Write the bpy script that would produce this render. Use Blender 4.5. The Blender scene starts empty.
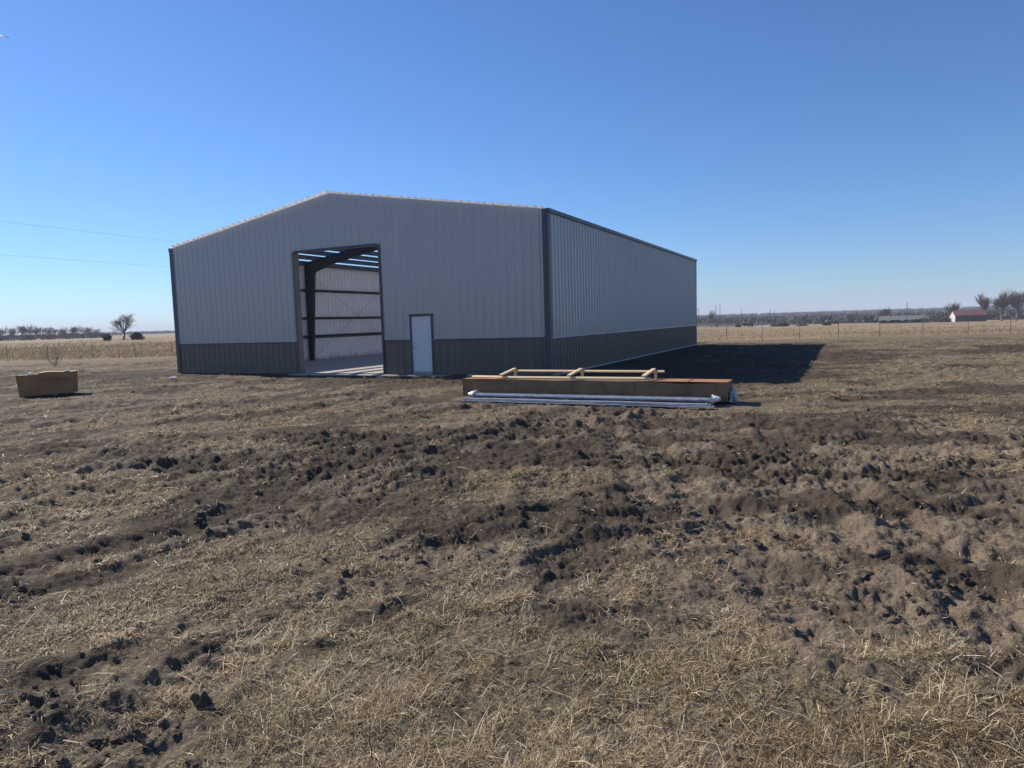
import bpy, math, random
import numpy as np
from math import sin, cos, pi, radians, atan2, hypot, sqrt
from mathutils import Vector, Matrix

random.seed(7)
scene = bpy.context.scene
COL = scene.collection
FPX, PITCH, ROLL, EYE = 689.57, .08979, .0302, 1.8264      # lens in pixels of a 1024 wide frame, camera attitude, eye height

# ------------------------------------------------------------------ numpy noise
def _hash(ix, iy, seed):
    h = (ix.astype(np.int64) * 374761393 + iy.astype(np.int64) * 668265263 + seed * 1442695041) & 0xFFFFFFFF
    h = ((h ^ (h >> 13)) * 1274126177) & 0xFFFFFFFF
    h = h ^ (h >> 16)
    return (h & 0xFFFFFF) / float(0xFFFFFF)

def vnoise(x, y, seed=0):
    ix = np.floor(x); iy = np.floor(y)
    fx = x - ix; fy = y - iy
    ux = fx * fx * fx * (fx * (fx * 6 - 15) + 10); uy = fy * fy * fy * (fy * (fy * 6 - 15) + 10)
    a = _hash(ix, iy, seed); b = _hash(ix + 1, iy, seed); c = _hash(ix, iy + 1, seed); d = _hash(ix + 1, iy + 1, seed)
    return (a + (b - a) * ux) * (1 - uy) + (c + (d - c) * ux) * uy

def fbm(x, y, size, octaves=4, seed=0, gain=.5):
    x = np.asarray(x, float) / size; y = np.asarray(y, float) / size
    t = 0; a = 1; n = 0
    for k in range(octaves):
        t = t + a * (vnoise(x, y, seed + k * 17) * 2 - 1); n += a; a *= gain
        x, y = x * 1.62 - y * 1.18 + 3.1, x * 1.18 + y * 1.62 - 1.7
    return t / n

def sstep(a, b, x):
    t = np.clip((x - a) / (b - a), 0, 1)
    return t * t * (3 - 2 * t)

# ------------------------------------------------------------------ placing: where a sight line of the survey meets the flat site
def sight(px, py):
    c, s = cos(ROLL), sin(ROLL); cp, sp = cos(PITCH), sin(PITCH)
    a, b = px - 512, py - 384
    U = c * a - s * b; up = -(s * a + c * b); fw = FPX
    return U, fw * cp + up * sp, -fw * sp + up * cp

def site(px, py, z=0.0):
    X, Y, Z = sight(px, py)
    t = (z - EYE) / Z
    return np.array([X * t, Y * t])

def column_at(px, dist):           # plan position at distance dist in the direction of survey column px
    X, Y, Z = sight(px, 384 - 62 - (px - 512) * .0302)
    k = dist / hypot(X, Y)
    return X * k, Y * k

# ------------------------------------------------------------------ building frame
BD = np.array([1.293, 22.709]); BA = .45218
EXL = np.array([-cos(BA), sin(BA)]); EYL = np.array([sin(BA), cos(BA)])    # along the front (to the left), along the side (away)
BW, BL, BH, BR = 17.77, 24.6, 5.444, 6.88
def bpt(t, l, h):
    q = BD + EXL * t + EYL * l
    return (q[0], q[1], h)

# ------------------------------------------------------------------ terrain
def terrain(x, y):
    d = np.hypot(x, y)
    az = np.arctan2(x, np.maximum(y, 1e-6))
    az = np.where(y <= 0, 0, az)
    s = sstep(.02, .34, az)                       # how far to the right
    drop = -.0125 * np.maximum(d - 62, 0) - 0.1 * sstep(30, 70, d)
    drop = np.where(d > 480, -.0125 * 418 - .1 + (d - 480) * 0, drop)
    rise = 5.8 * sstep(650, 2600, d) * (1 + .18 * fbm(x, y, 900, 3, 91))
    right = drop + rise
    left = -.9 * sstep(250, 900, d) + 1.6 * sstep(900, 2800, d)
    z = left * (1 - s) + right * s
    z = z + .35 * fbm(x, y, 60, 2, 5) * sstep(70, 160, d)
    return z

TRK = [  # wheel ruts, as survey points
 ([(110,716),(215,665),(260,640),(330,603),(400,570),(520,520),(700,478)], 1.0),
 ([(60,690),(150,652),(230,612),(310,578),(420,540)], .6),
 ([(0,612),(60,594),(150,562),(250,528),(345,495),(450,450),(560,420)], .9),
 ([(0,578),(80,556),(160,535),(250,506),(330,474),(430,440)], .8),
 ([(1023,522),(900,500),(800,482),(750,464),(640,450),(500,450),(300,458),(100,472)], 1.0),
 ([(1023,497),(900,480),(800,464),(700,447),(600,438),(450,436),(300,443)], .8),
 ([(1023,606),(940,572),(860,542),(800,508),(740,472),(640,440),(560,425)], 1.1),
 ([(1023,560),(960,540),(900,518),(850,490),(790,458),(700,432)], .9),
 ([(560,562),(640,542),(760,530),(900,520),(1023,500)], .9),
 ([(460,545),(560,528),(680,515),(800,505)], .9),
 ([(600,500),(760,512),(900,542),(1023,562)], .9),
 ([(1023,446),(900,432),(780,427),(600,427),(400,432),(200,442),(0,452)], .7),
 ([(1023,406),(900,390),(820,374),(740,362)], .8),
 ([(0,402),(90,394),(160,388),(300,392),(450,402)], .9),
 ([(1023,420),(940,402),(860,392),(760,388)], .7),
 ([(620,622),(760,602),(900,612),(1023,640)], .7),
 ([(300,520),(420,495),(560,480),(680,492),(820,560),(900,640)], .6),
 ([(0,486),(160,480),(330,478),(520,472),(700,440)], .6),
 ([(0,378),(90,372),(160,374),(230,380)], .8),
 ([(0,366),(100,362),(172,366)], .7),
 ([(1023,372),(920,364),(840,356),(720,350)], .8),
 ([(850,640),(770,572),(705,510),(660,455),(640,420)], .9),
 ([(1000,660),(965,580),(900,520),(820,465),(765,425)], .9),
 ([(590,600),(560,545),(545,495),(556,450)], .7),
 ([(700,560),(665,520),(640,480),(622,440),(612,415)], .7),
]
def _track_xy(pts):
    p = np.array([site(*q) for q in pts])
    out = []
    for i in range(len(p) - 1):
        a = p[max(i - 1, 0)]; b = p[i]; c = p[i + 1]; d = p[min(i + 2, len(p) - 1)]
        for t in np.linspace(0, 1, 5)[:-1]:
            out.append(.5 * ((2 * b) + (-a + c) * t + (2 * a - 5 * b + 4 * c - d) * t * t + (-a + 3 * b - 3 * c + d) * t ** 3))
    out.append(p[-1])
    return np.array(out)
TRACKS = [(_track_xy(p), s) for p, s in TRK]

def tracks(x, y):
    """rut depth and a 0..1 'disturbed' value at each point"""
    h = np.zeros_like(x); m = np.zeros_like(x)
    for k, (P, st) in enumerate(TRACKS):
        lo = P.min(0) - 1.2; hi = P.max(0) + 1.2
        sel = np.nonzero((x > lo[0]) & (x < hi[0]) & (y > lo[1]) & (y < hi[1]))[0]
        if not len(sel): continue
        X = x[sel]; Y = y[sel]
        best = np.full(len(sel), 1e9); S = np.zeros(len(sel)); D = np.zeros(len(sel)); acc = 0
        for i in range(len(P) - 1):
            a = P[i]; e = P[i + 1] - a; L = hypot(*e)
            if L < 1e-6: continue
            t = np.clip(((X - a[0]) * e[0] + (Y - a[1]) * e[1]) / L ** 2, 0, 1)
            dx = X - a[0] - e[0] * t; dy = Y - a[1] - e[1] * t
            d = np.hypot(dx, dy); b = d < best
            best[b] = d[b]; S[b] = acc + t[b] * L
            D[b] = (np.sign(e[0] * dy - e[1] * dx) * d)[b]; acc += L
        w = .23
        wob = .05 * fbm(X, Y, .5, 2, 300 + k)
        d = np.abs(D + wob)
        on = sstep(-.60, .15, fbm(S, S * 0 + k * 7, 1.6, 3, 40 + k) + .15)
        rut = -.032 * (1 - sstep(w * .75, w * 1.15, d))
        berm = .022 * np.exp(-((d - w * 1.45) / .075) ** 2) * (.5 + .9 * vnoise(X * 7, Y * 7, 5 + k))
        lug = .016 * np.clip(np.sin(2 * pi * (S + .45 * d + .03 * wob) / .21) * 1.6, -.8, 1) * (.4 + .6 * sstep(-.3, .3, fbm(X, Y, .6, 2, 900 + k))) * (1 - sstep(w * .85, w * 1.2, d))
        f = st * on
        h[sel] += (rut + berm + lug) * f
        m[sel] = np.maximum(m[sel], (1 - sstep(w * 1.1, w * 2.6, d)) * np.clip(f, 0, 1))
    return h, m

NEAR_OBJ = [(np.array([-1.23, 17.0]), np.array([4.6, 14.15]), 1.3), (np.array([-15.6, 21.6]), np.array([-13.0, 21.0]), 1.0)]
def calm(x, y):
    """0 where something stands (the soil there is pressed flat), 1 elsewhere"""
    t = (x - BD[0]) * EXL[0] + (y - BD[1]) * EXL[1]; l = (x - BD[0]) * EYL[0] + (y - BD[1]) * EYL[1]
    ox = np.maximum(np.maximum(-t, t - BW), 0); oy = np.maximum(np.maximum(-l, l - BL), 0)
    c = sstep(.15, 1.0, np.hypot(ox, oy))
    for a, b, r in NEAR_OBJ:
        e = b - a; L2 = (e ** 2).sum()
        q = np.clip(((x - a[0]) * e[0] + (y - a[1]) * e[1]) / L2, 0, 1)
        c = c * (.25 + .75 * sstep(r * .6, r * 1.4, np.hypot(x - a[0] - e[0] * q, y - a[1] - e[1] * q)))
    return c

def mud(x, y, m):
    """0..1 wet smeared mud: blotches and the ruts themselves"""
    d = np.hypot(x, y); px = x / np.maximum(y, .5)
    u = x * .82 - y * .57; v = x * .57 + y * .82                  # grain of the yard: sweeps from lower left to upper right
    w_ = sstep(-.1, .35, px)
    q = fbm(x * .6, y, 1.1, 5, 201, .62) * w_ + fbm(u, v * .5, .8, 5, 205, .62) * (1 - w_)
    bias = .06 + .12 * np.exp(-((y - 6.8) / 3.2) ** 2) * np.exp(-((px - .12) / .45) ** 2) + .06 * sstep(5, 7, y)
    bias = bias - .30 * (1 - sstep(3.2, 4.6, d)) - .10 * sstep(.25, .5, px) * sstep(12, 17, y)
    t = (x - BD[0]) * EXL[0] + (y - BD[1]) * EXL[1]; l = (x - BD[0]) * EYL[0] + (y - BD[1]) * EYL[1]
    bias = bias + .34 * np.exp(-((l + 2.8) / 2.0) ** 2) * sstep(-3, 2, t) + .30 * np.exp(-((y - 31 + .15 * (x - 20)) / 3.2) ** 2) * sstep(9, 14, x)
    q2 = fbm(x * .28, y, .8, 4, 203)
    return np.clip(sstep(-.05, .42, q + bias + .22 * m * (1 + q2) + .25 * q2) * .85 + .3 * m * sstep(-.2, .3, q2), 0, 1)

def cover(x, y, m=None):
    """share of dry grass thatch over the soil, 0..1"""
    d = np.hypot(x, y)
    if m is None: m = tracks(x, y)[1]
    g = .62 + .50 * fbm(x, y, 2.6, 4, 11) + .42 * fbm(x, y, .7, 3, 12)
    g = g + .50 * (1 - sstep(3.0, 4.9, d)) + .16 * sstep(.0, -3.5, x) * (1 - sstep(4, 12, d)) - .22 * sstep(1.0, 3.5, x) * sstep(3.6, 5, d) * (1 - sstep(9, 14, d))
    g = g + .38 * fbm(x * .30, y, .9, 3, 14)
    g = g - .35 * m - .42 * mud(x, y, m)
    g = g + .35 * sstep(36, 44, d + .12 * x)                      # unworked strip by the fence
    g = g - .9 * np.exp(-((y - 29.5 - .18 * (x + 20) + 1.8 * fbm(x, y, 3, 2, 3)) / 2.8) ** 2) * sstep(-11, -14, x) - .6 * np.exp(-((y - 28.5 + 1.6 * fbm(x, y, 3, 2, 4)) / 1.6) ** 2) * sstep(8, 11, x)
    g = g + .25 * sstep(4.5, 9, x) * np.exp(-((d - 19) / 6.5) ** 2)
    t = (x - BD[0]) * EXL[0] + (y - BD[1]) * EXL[1]; l = (x - BD[0]) * EYL[0] + (y - BD[1]) * EYL[1]
    g = g - .8 * ((t > -3) & (t < BW + 1.5) & (l > -1.2) & (l < BL + 2))
    g = np.where(y > 50.5, 1.2, g)
    return np.clip(g, 0, 1)

def relief(x, y):
    """full ground height, and the cover there"""
    d = np.hypot(x, y)
    h, m = tracks(x, y)
    c = cover(x, y, m)
    soil = 1 - c
    k = calm(x, y) * (1 - sstep(48, 62, d))
    worked = .35 + .65 * soil
    z = .045 * fbm(x, y, 3.2, 3, 21) + .030 * fbm(x, y, .9, 2, 22)
    z = z + worked * .030 * fbm(x * .6, y, .5, 3, 23)
    near = 1 - sstep(9, 22, d)
    crumb = fbm(x, y, .22, 5, 24, .74); z = z + .052 * crumb * worked
    crumb2 = fbm(x, y, .05, 2, 26, .7); z = z + .015 * crumb2 * worked * near
    midz = sstep(4.5, 9, d) * (.6 + .4 * worked) * (.55 + .9 * sstep(-.3, .4, fbm(x * .5, y, 1.6, 3, 36)))
    z = z + .095 * fbm(x, y, .30, 5, 27, .80) * midz
    z = z + .050 * np.maximum(fbm(x * .7, y, .45, 3, 28, .6) - .12, 0) * midz + .10 * np.maximum(fbm(x * .6, y, .8, 3, 33, .6) - .30, 0) * sstep(8, 14, d)
    patch = sstep(.10, .42, fbm(x, y, 1.5, 3, 29))                       # churned up patches
    z = z + patch * .030 * np.maximum(fbm(x, y, .26, 4, 30, .7), -.15) * (.25 + .75 * soil)
    fine = fbm(x, y, .045, 2, 25); z = z + .010 * fine * (1 - sstep(5, 10, d))
    z = (z + h) * k - .012 * (1 - k)
    return terrain(x, y) + z, c

def mud_and_shade(x, y):
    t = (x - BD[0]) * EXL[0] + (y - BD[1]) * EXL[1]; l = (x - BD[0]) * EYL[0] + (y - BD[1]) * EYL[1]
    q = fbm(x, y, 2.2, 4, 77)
    a = sstep(-9.5, -6.0, t + 1.5 * q) * sstep(-3.5, -1.2, l + 1.2 * q) * (1 - sstep(BL, BL + 3, l + 2 * q)) * (t < BW / 2)  # shadow of the building painted into the soil right of the side wall
    b = sstep(-1.6, -.7, l + .5 * q) * (1 - sstep(BW, BW + 2, t)) * (t > 0)  # shade strip before the front wall, painted in too
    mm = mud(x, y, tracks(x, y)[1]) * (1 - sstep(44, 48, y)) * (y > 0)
    return np.clip(np.maximum(a, b) + .92 * mm  + .75 * np.exp(-((y - 29.5 - .18 * (x + 20) + 1.5 * q) / 3.2) ** 2) * sstep(-11, -14, x) + .6 * np.exp(-((y - 29 + 1.6 * q) / 2.0) ** 2) * sstep(9, 12, x), 0, 1)  # painted shade joined with real mud and the dark churned bands

# ------------------------------------------------------------------ mesh helpers
def mesh_np(name, verts, faces_flat, face_sizes, mats, mat_idx=None, smooth=False):
    me = bpy.data.meshes.new(name)
    verts = np.asarray(verts, np.float32); faces_flat = np.asarray(faces_flat, np.int32); face_sizes = np.asarray(face_sizes, np.int32)
    me.vertices.add(len(verts)); me.vertices.foreach_set('co', verts.ravel())
    me.loops.add(len(faces_flat)); me.loops.foreach_set('vertex_index', faces_flat)
    me.polygons.add(len(face_sizes))
    starts = np.zeros(len(face_sizes), np.int32); starts[1:] = np.cumsum(face_sizes)[:-1]
    me.polygons.foreach_set('loop_start', starts); me.polygons.foreach_set('loop_total', face_sizes)
    for m in mats: me.materials.append(m)
    if mat_idx is not None: me.polygons.foreach_set('material_index', np.asarray(mat_idx, np.int32))
    me.polygons.foreach_set('use_smooth', np.full(len(face_sizes), smooth))
    me.update(calc_edges=True)
    return me

def attr(me, name, vals):
    a = me.attributes.new(name, 'FLOAT', 'POINT'); a.data.foreach_set('value', np.asarray(vals, np.float32))

class MB:
    """collects shapes for ONE mesh"""
    def __init__(s): s.v = []; s.f = []
    def add(s, vs, fs):
        o = len(s.v); s.v += [tuple(p) for p in vs]; s.f += [tuple(o + i for i in f) for f in fs]
        return s
    def box(s, c, sx, sy, sz, ex=(1, 0, 0), ey=(0, 1, 0), ez=(0, 0, 1)):
        c = Vector(c); ex = Vector(ex).normalized() * sx / 2; ey = Vector(ey).normalized() * sy / 2; ez = Vector(ez).normalized() * sz / 2
        vs = [c + ex * a + ey * b + ez * d for d in (-1, 1) for b in (-1, 1) for a in (-1, 1)]
        fs = [(0, 2, 3, 1), (4, 5, 7, 6), (0, 1, 5, 4), (2, 6, 7, 3), (0, 4, 6, 2), (1, 3, 7, 5)]
        return s.add(vs, fs)
    def beam(s, a, b, w, h, up=(0, 0, 1), w2=None, h2=None):
        a = Vector(a); b = Vector(b); d = (b - a).normalized(); u = Vector(up); r = d.cross(u).normalized(); u = r.cross(d)
        w2 = w if w2 is None else w2; h2 = h if h2 is None else h2
        vs = []
        for p, ww, hh in ((a, w, h), (b, w2, h2)):
            for i, j in ((-1, -1), (1, -1), (1, 1), (-1, 1)): vs.append(p + r * ww / 2 * i + u * hh / 2 * j)
        return s.add(vs, [(0, 1, 2, 3), (7, 6, 5, 4), (0, 4, 5, 1), (1, 5, 6, 2), (2, 6, 7, 3), (3, 7, 4, 0)])
    def tube(s, pts, rad, n=6, cap=True):
        pts = [Vector(p) for p in pts]; rad = rad if hasattr(rad, '__len__') else [rad] * len(pts)
        o = len(s.v); ref = None
        for i, p in enumerate(pts):
            d = (pts[min(i + 1, len(pts) - 1)] - pts[max(i - 1, 0)]).normalized()
            if ref is None: ref = d.orthogonal().normalized()
            ref = (ref - d * ref.dot(d)).normalized(); q = d.cross(ref)
            for k in range(n):
                a = 2 * pi * k / n
                s.v.append(tuple(p + (ref * cos(a) + q * sin(a)) * rad[i]))
        for i in range(len(pts) - 1):
            for k in range(n):
                k2 = (k + 1) % n
                s.f.append((o + i * n + k, o + i * n + k2, o + (i + 1) * n + k2, o + (i + 1) * n + k))
        if cap:
            s.f.append(tuple(o + k for k in range(n - 1, -1, -1))); s.f.append(tuple(o + (len(pts) - 1) * n + k for k in range(n)))
        return s
    def build(s, name, mat, parent=None, smooth=False, bevel=0):
        me = bpy.data.meshes.new(name); me.from_pydata(s.v, [], s.f)
        if smooth: me.polygons.foreach_set('use_smooth', [True] * len(me.polygons))
        me.materials.append(mat); me.update()
        o = bpy.data.objects.new(name, me); COL.objects.link(o)
        if parent is not None: o.parent = parent
        if bevel:
            b = o.modifiers.new('bevel', 'BEVEL'); b.width = bevel; b.segments = 2; b.limit_method = 'ANGLE'
        return o

def tag(o, label=None, cat=None, group=None, kind=None):
    if label: o['label'] = label
    if cat: o['category'] = cat
    if group: o['group'] = group
    if kind: o['kind'] = kind
    return o

def empty(name, loc=(0, 0, 0), rz=0):
    o = bpy.data.objects.new(name, None); COL.objects.link(o); o.location = loc; o.rotation_euler.z = rz
    o.empty_display_size = .2
    return o

def kids(o): return [c for c in COL.objects if c.parent == o]
def copy_tree(o, parent=None):
    c = o.copy(); COL.objects.link(c)
    if parent is not None: c.parent = parent
    for ch in kids(o): copy_tree(ch, c)
    return c

# ------------------------------------------------------------------ materials
def mat(name):
    m = bpy.data.materials.new(name); m.use_nodes = True
    nt = m.node_tree; b = nt.nodes['Principled BSDF']
    return m, nt, b
def N(nt, t, **kw):
    n = nt.nodes.new(t)
    for k, v in kw.items():
        if k in n.inputs: n.inputs[k].default_value = v
        else: setattr(n, k, v)
    return n
def ramp(nt, fac, stops):
    r = nt.nodes.new('ShaderNodeValToRGB'); e = r.color_ramp.elements
    while len(e) < len(stops): e.new(.5)
    for i, (p, c) in enumerate(stops): e[i].position = p; e[i].color = (*c, 1)
    nt.links.new(fac, r.inputs[0]); return r.outputs[0]
def noise(nt, scale, detail=4, rough=.55, vec=None, out='Fac', dist=0):
    n = N(nt, 'ShaderNodeTexNoise'); n.inputs['Scale'].default_value = scale; n.inputs['Detail'].default_value = detail
    n.inputs['Roughness'].default_value = rough; n.inputs['Distortion'].default_value = dist
    if vec is None:
        g = nt.nodes.new('ShaderNodeNewGeometry'); vec = g.outputs['Position']
    nt.links.new(vec, n.inputs['Vector']); return n.outputs[out]
def mixc(nt, fac, a, b, mode='MIX'):
    m = nt.nodes.new('ShaderNodeMix'); m.data_type = 'RGBA'; m.blend_type = mode
    for sock, v in ((m.inputs[0], fac), (m.inputs[6], a), (m.inputs[7], b)):
        if isinstance(v, (int, float)): sock.default_value = v
        elif isinstance(v, tuple): sock.default_value = (*v, 1)
        else: nt.links.new(v, sock)
    return m.outputs[2]
def math_(nt, op, a, b=None):
    m = nt.nodes.new('ShaderNodeMath'); m.operation = op
    for i, v in enumerate((a, b)):
        if v is None: continue
        if isinstance(v, (int, float)): m.inputs[i].default_value = v
        else: nt.links.new(v, m.inputs[i])
    return m.outputs[0]
def bump(nt, b, h, strength=.3, dist=.02):
    n = nt.nodes.new('ShaderNodeBump'); n.inputs['Strength'].default_value = strength; n.inputs['Distance'].default_value = dist
    nt.links.new(h, n.inputs['Height']); nt.links.new(n.outputs[0], b.inputs['Normal'])

def paint(name, col, rough=.4, spec=.5, dirt=.15, back=None, metallic=0, streak=True):
    m, nt, b = mat(name)
    g = nt.nodes.new('ShaderNodeNewGeometry')
    mp = nt.nodes.new('ShaderNodeMapping'); mp.inputs['Scale'].default_value = (3, 3, .35); nt.links.new(g.outputs['Position'], mp.inputs[0])
    n = noise(nt, 1.0, 5, .6, mp.outputs[0])
    lo = tuple(c * (1 - dirt) for c in col); hi = tuple(min(1, c * (1 + dirt)) for c in col)
    c = ramp(nt, n, [(.3, lo), (.7, hi)])
    if back is not None:
        c = mixc(nt, g.outputs['Backfacing'], c, back)
    nt.links.new(c, b.inputs['Base Color'])
    r = math_(nt, 'MULTIPLY_ADD', n, .15); nt.nodes[-1].inputs[2].default_value = rough - .07
    nt.links.new(r, b.inputs['Roughness']); b.inputs['Specular IOR Level'].default_value = spec; b.inputs['Metallic'].default_value = metallic
    return m

M = {}
M['wall'] = paint('ash_grey_panel_paint', (.51, .46, .42), .22, .8, .05, back=(.93, .90, .87))
M['dark'] = paint('charcoal_panel_paint', (.155, .125, .10), .34, .5, .08, back=(.93, .90, .87))
for k_, sc_ in (('wall', 1), ('dark', 1)):
    nt_ = M[k_].node_tree; b_ = nt_.nodes['Principled BSDF']; g_ = nt_.nodes.new('ShaderNodeNewGeometry')
    mp_ = nt_.nodes.new('ShaderNodeMapping'); mp_.inputs['Scale'].default_value = (1.6, 1.6, .8); nt_.links.new(g_.outputs['Position'], mp_.inputs[0])
    bump(nt_, b_, noise(nt_, 1.0, 2, .5, mp_.outputs[0]), .5, .02)
    if k_ == 'dark':
        sp_ = nt_.nodes.new('ShaderNodeSeparateXYZ'); nt_.links.new(g_.outputs['Position'], sp_.inputs[0])
        f_ = math_(nt_, 'SUBTRACT', math_(nt_, 'MULTIPLY', noise(nt_, 3.5, 6, .7), 1.25), math_(nt_, 'MULTIPLY', sp_.outputs[2], 1.5))
        r_ = N(nt_, 'ShaderNodeMapRange'); r_.inputs['From Min'].default_value = .18; r_.inputs['From Max'].default_value = .62; r_.inputs['To Max'].default_value = .7; nt_.links.new(f_, r_.inputs['Value'])
        old = b_.inputs['Base Color'].links[0].from_socket; nt_.links.new(mixc(nt_, r_.outputs[0], old, (.20, .155, .105)), b_.inputs['Base Color'])
M['trim'] = paint('charcoal_trim_paint', (.075, .075, .085), .40, .5, .08)
M['skylit_trim'] = paint('skylit_trim_tint', (.42, .43, .46), .35, .5, .08)  # charcoal trim of the right side, caught sky light painted in as pale grey
M['frame'] = paint('primer_steel', (.055, .05, .055), .6, .4, .12)
M['purlin'] = paint('galvanised_purlin', (.085, .09, .105), .5, .5, .12)
M['door'] = paint('white_door_paint', (.80, .76, .72), .4, .5, .03)
M['jamb'] = paint('brown_jamb_paint', (.16, .145, .13), .5, .4, .1)
M['white'] = paint('white_facing', (.88, .88, .88), .5, .5, .08)
nt_ = M['white'].node_tree; o_ = nt_.nodes['Material Output']; t_ = nt_.nodes.new('ShaderNodeBsdfTranslucent'); mx_ = nt_.nodes.new('ShaderNodeMixShader'); mx_.inputs[0].default_value = .7
t_.inputs['Color'].default_value = (.9, .9, .9, 1); nt_.links.new(nt_.nodes['Principled BSDF'].outputs[0], mx_.inputs[1]); nt_.links.new(t_.outputs[0], mx_.inputs[2]); nt_.links.new(mx_.outputs[0], o_.inputs[0])
M['rod'] = paint('galvanised_rod', (.35, .35, .36), .5, .5, .1)
M['metal'] = paint('satin_metal', (.5, .5, .5), .35, .5, .08, metallic=1)
M['post'] = paint('weathered_fence_post', (.07, .06, .055), .8, .3, .3)
M['pole'] = paint('weathered_pole', (.10, .085, .07), .9, .2, .3)
M['wire'] = paint('dull_line_wire', (.30, .32, .36), .6, .3, .1)
M['barnwall'] = paint('grey_barn_siding', (.10, .10, .12), .7, .3, .2)
M['barnwhite'] = paint('white_barn_gable', (.50, .49, .48), .6, .3, .1)
M['redroof'] = paint('faded_red_roofing', (.19, .085, .082), .6, .4, .2)
M['greenroof'] = paint('grey_green_roofing', (.16, .18, .16), .5, .4, .2)
M['brushstalk'] = paint('dead_weed_bark', (.045, .035, .028), .8, .3, .2)
M['cow'] = paint('black_hide', (.012, .011, .011), .7, .3, .2)

# concrete
m, nt, b = mat('new_concrete'); n = noise(nt, 2.2, 6, .6)
nt.links.new(ramp(nt, n, [(.3, (.34, .30, .25)), (.7, (.46, .42, .35))]), b.inputs['Base Color']); b.inputs['Roughness'].default_value = .85
bump(nt, b, noise(nt, 60, 3), .1, .01); M['concrete'] = m
# cardboard
def cardboard(name, base, crease):
    m, nt, b = mat(name)
    tc = nt.nodes.new('ShaderNodeTexCoord')
    n = noise(nt, 2.6, 6, .65, tc.outputs['Object']); n2 = noise(nt, 14, 4, .6, tc.outputs['Object'])
    c = ramp(nt, n, [(.30, tuple(k * .68 for k in base)), (.55, base), (.8, tuple(k * 1.2 for k in base))])
    c = mixc(nt, math_(nt, 'MULTIPLY', n2, .3), c, crease)
    nt.links.new(c, b.inputs['Base Color']); b.inputs['Roughness'].default_value = .75; b.inputs['Specular IOR Level'].default_value = .25
    bump(nt, b, n2, .35, .01); return m
M['card'] = cardboard('brown_cardboard', (.44, .215, .10), (.18, .10, .055))
M['card2'] = cardboard('pale_cardboard', (.24, .150, .085), (.13, .085, .055))
# lumber
m, nt, b = mat('new_pine_lumber'); tc = nt.nodes.new('ShaderNodeTexCoord')
mp = nt.nodes.new('ShaderNodeMapping'); mp.inputs['Scale'].default_value = (1.5, 30, 30); nt.links.new(tc.outputs['Object'], mp.inputs[0])
nt.links.new(ramp(nt, noise(nt, 2, 4, .6, mp.outputs[0]), [(.3, (.66, .47, .25)), (.7, (.82, .65, .40))]), b.inputs['Base Color'])
b.inputs['Roughness'].default_value = .7; M['wood'] = m
# plastic wrap over pale metal trim
m, nt, b = mat('pale_plastic_wrap'); n = noise(nt, 9, 5, .7, dist=1.5)
nt.links.new(ramp(nt, n, [(.35, (.16, .19, .24)), (.7, (.34, .38, .45))]), b.inputs['Base Color'])
b.inputs['Roughness'].default_value = .16; b.inputs['Specular IOR Level'].default_value = .5; b.inputs['Coat Weight'].default_value = .2
bump(nt, b, noise(nt, 22, 3, .6, dist=2), .18, .01); M['wrap'] = m
m, nt, b = mat('pale_blue_panel_stack'); n = noise(nt, 3, 4, .6)
nt.links.new(ramp(nt, n, [(.35, (.20, .22, .27)), (.7, (.30, .33, .38))]), b.inputs['Base Color'])
b.inputs['Roughness'].default_value = .35; M['panelstack'] = m

# ground
m, nt, b = mat('churned_soil_and_thatch')
at = N(nt, 'ShaderNodeAttribute', attribute_name='cover')
g = nt.nodes.new('ShaderNodeNewGeometry'); pos = g.outputs['Position']
sep = nt.nodes.new('ShaderNodeSeparateXYZ'); nt.links.new(pos, sep.inputs[0])
big = noise(nt, .55, 6, .6, pos); mid = noise(nt, 5.5, 6, .62, pos); fin = noise(nt, 46, 5, .65, pos); str_ = noise(nt, 130, 3, .6, pos)
soil = ramp(nt, mid, [(.25, (.095, .072, .050)), (.48, (.19, .148, .104)), (.72, (.30, .24, .172))])
soil = mixc(nt, .55, soil, ramp(nt, big, [(.3, (.125, .098, .072)), (.7, (.26, .204, .145))]), 'MIX')
soil = mixc(nt, .85, soil, ramp(nt, fin, [(.25, (.30, .30, .31)), (.50, (.95, .95, .95)), (.75, (1.6, 1.55, 1.48))]), 'MULTIPLY')
th = ramp(nt, fin, [(.32, (.045, .034, .022)), (.48, (.14, .105, .066)), (.60, (.32, .25, .155)), (.74, (.58, .47, .31))])
th = mixc(nt, .4, th, ramp(nt, mid, [(.3, (.13, .10, .065)), (.7, (.34, .27, .17))]), 'MIX')
th = mixc(nt, .5, th, ramp(nt, str_, [(.35, (.6, .6, .6)), (.65, (1.3, 1.3, 1.3))]), 'MULTIPLY')
k = math_(nt, 'ADD', at.outputs['Fac'], math_(nt, 'MULTIPLY', math_(nt, 'SUBTRACT', mid, .5), 1.3))
k = math_(nt, 'ADD', k, math_(nt, 'MULTIPLY', math_(nt, 'SUBTRACT', fin, .5), 1.6))
mr = N(nt, 'ShaderNodeMapRange'); mr.inputs['From Min'].default_value = .30; mr.inputs['From Max'].default_value = .75; nt.links.new(k, mr.inputs['Value'])
near = mixc(nt, mr.outputs[0], soil, th)
dm = N(nt, 'ShaderNodeAttribute', attribute_name='mud_and_shade'); dk = math_(nt, 'ADD', dm.outputs['Fac'], math_(nt, 'ADD', math_(nt, 'MULTIPLY', math_(nt, 'SUBTRACT', fin, .5), 1.3), math_(nt, 'MULTIPLY', math_(nt, 'SUBTRACT', mid, .5), 1.1)))
dr_ = N(nt, 'ShaderNodeMapRange'); dr_.inputs['From Min'].default_value = .22; dr_.inputs['From Max'].default_value = .78; nt.links.new(dk, dr_.inputs['Value'])
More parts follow.
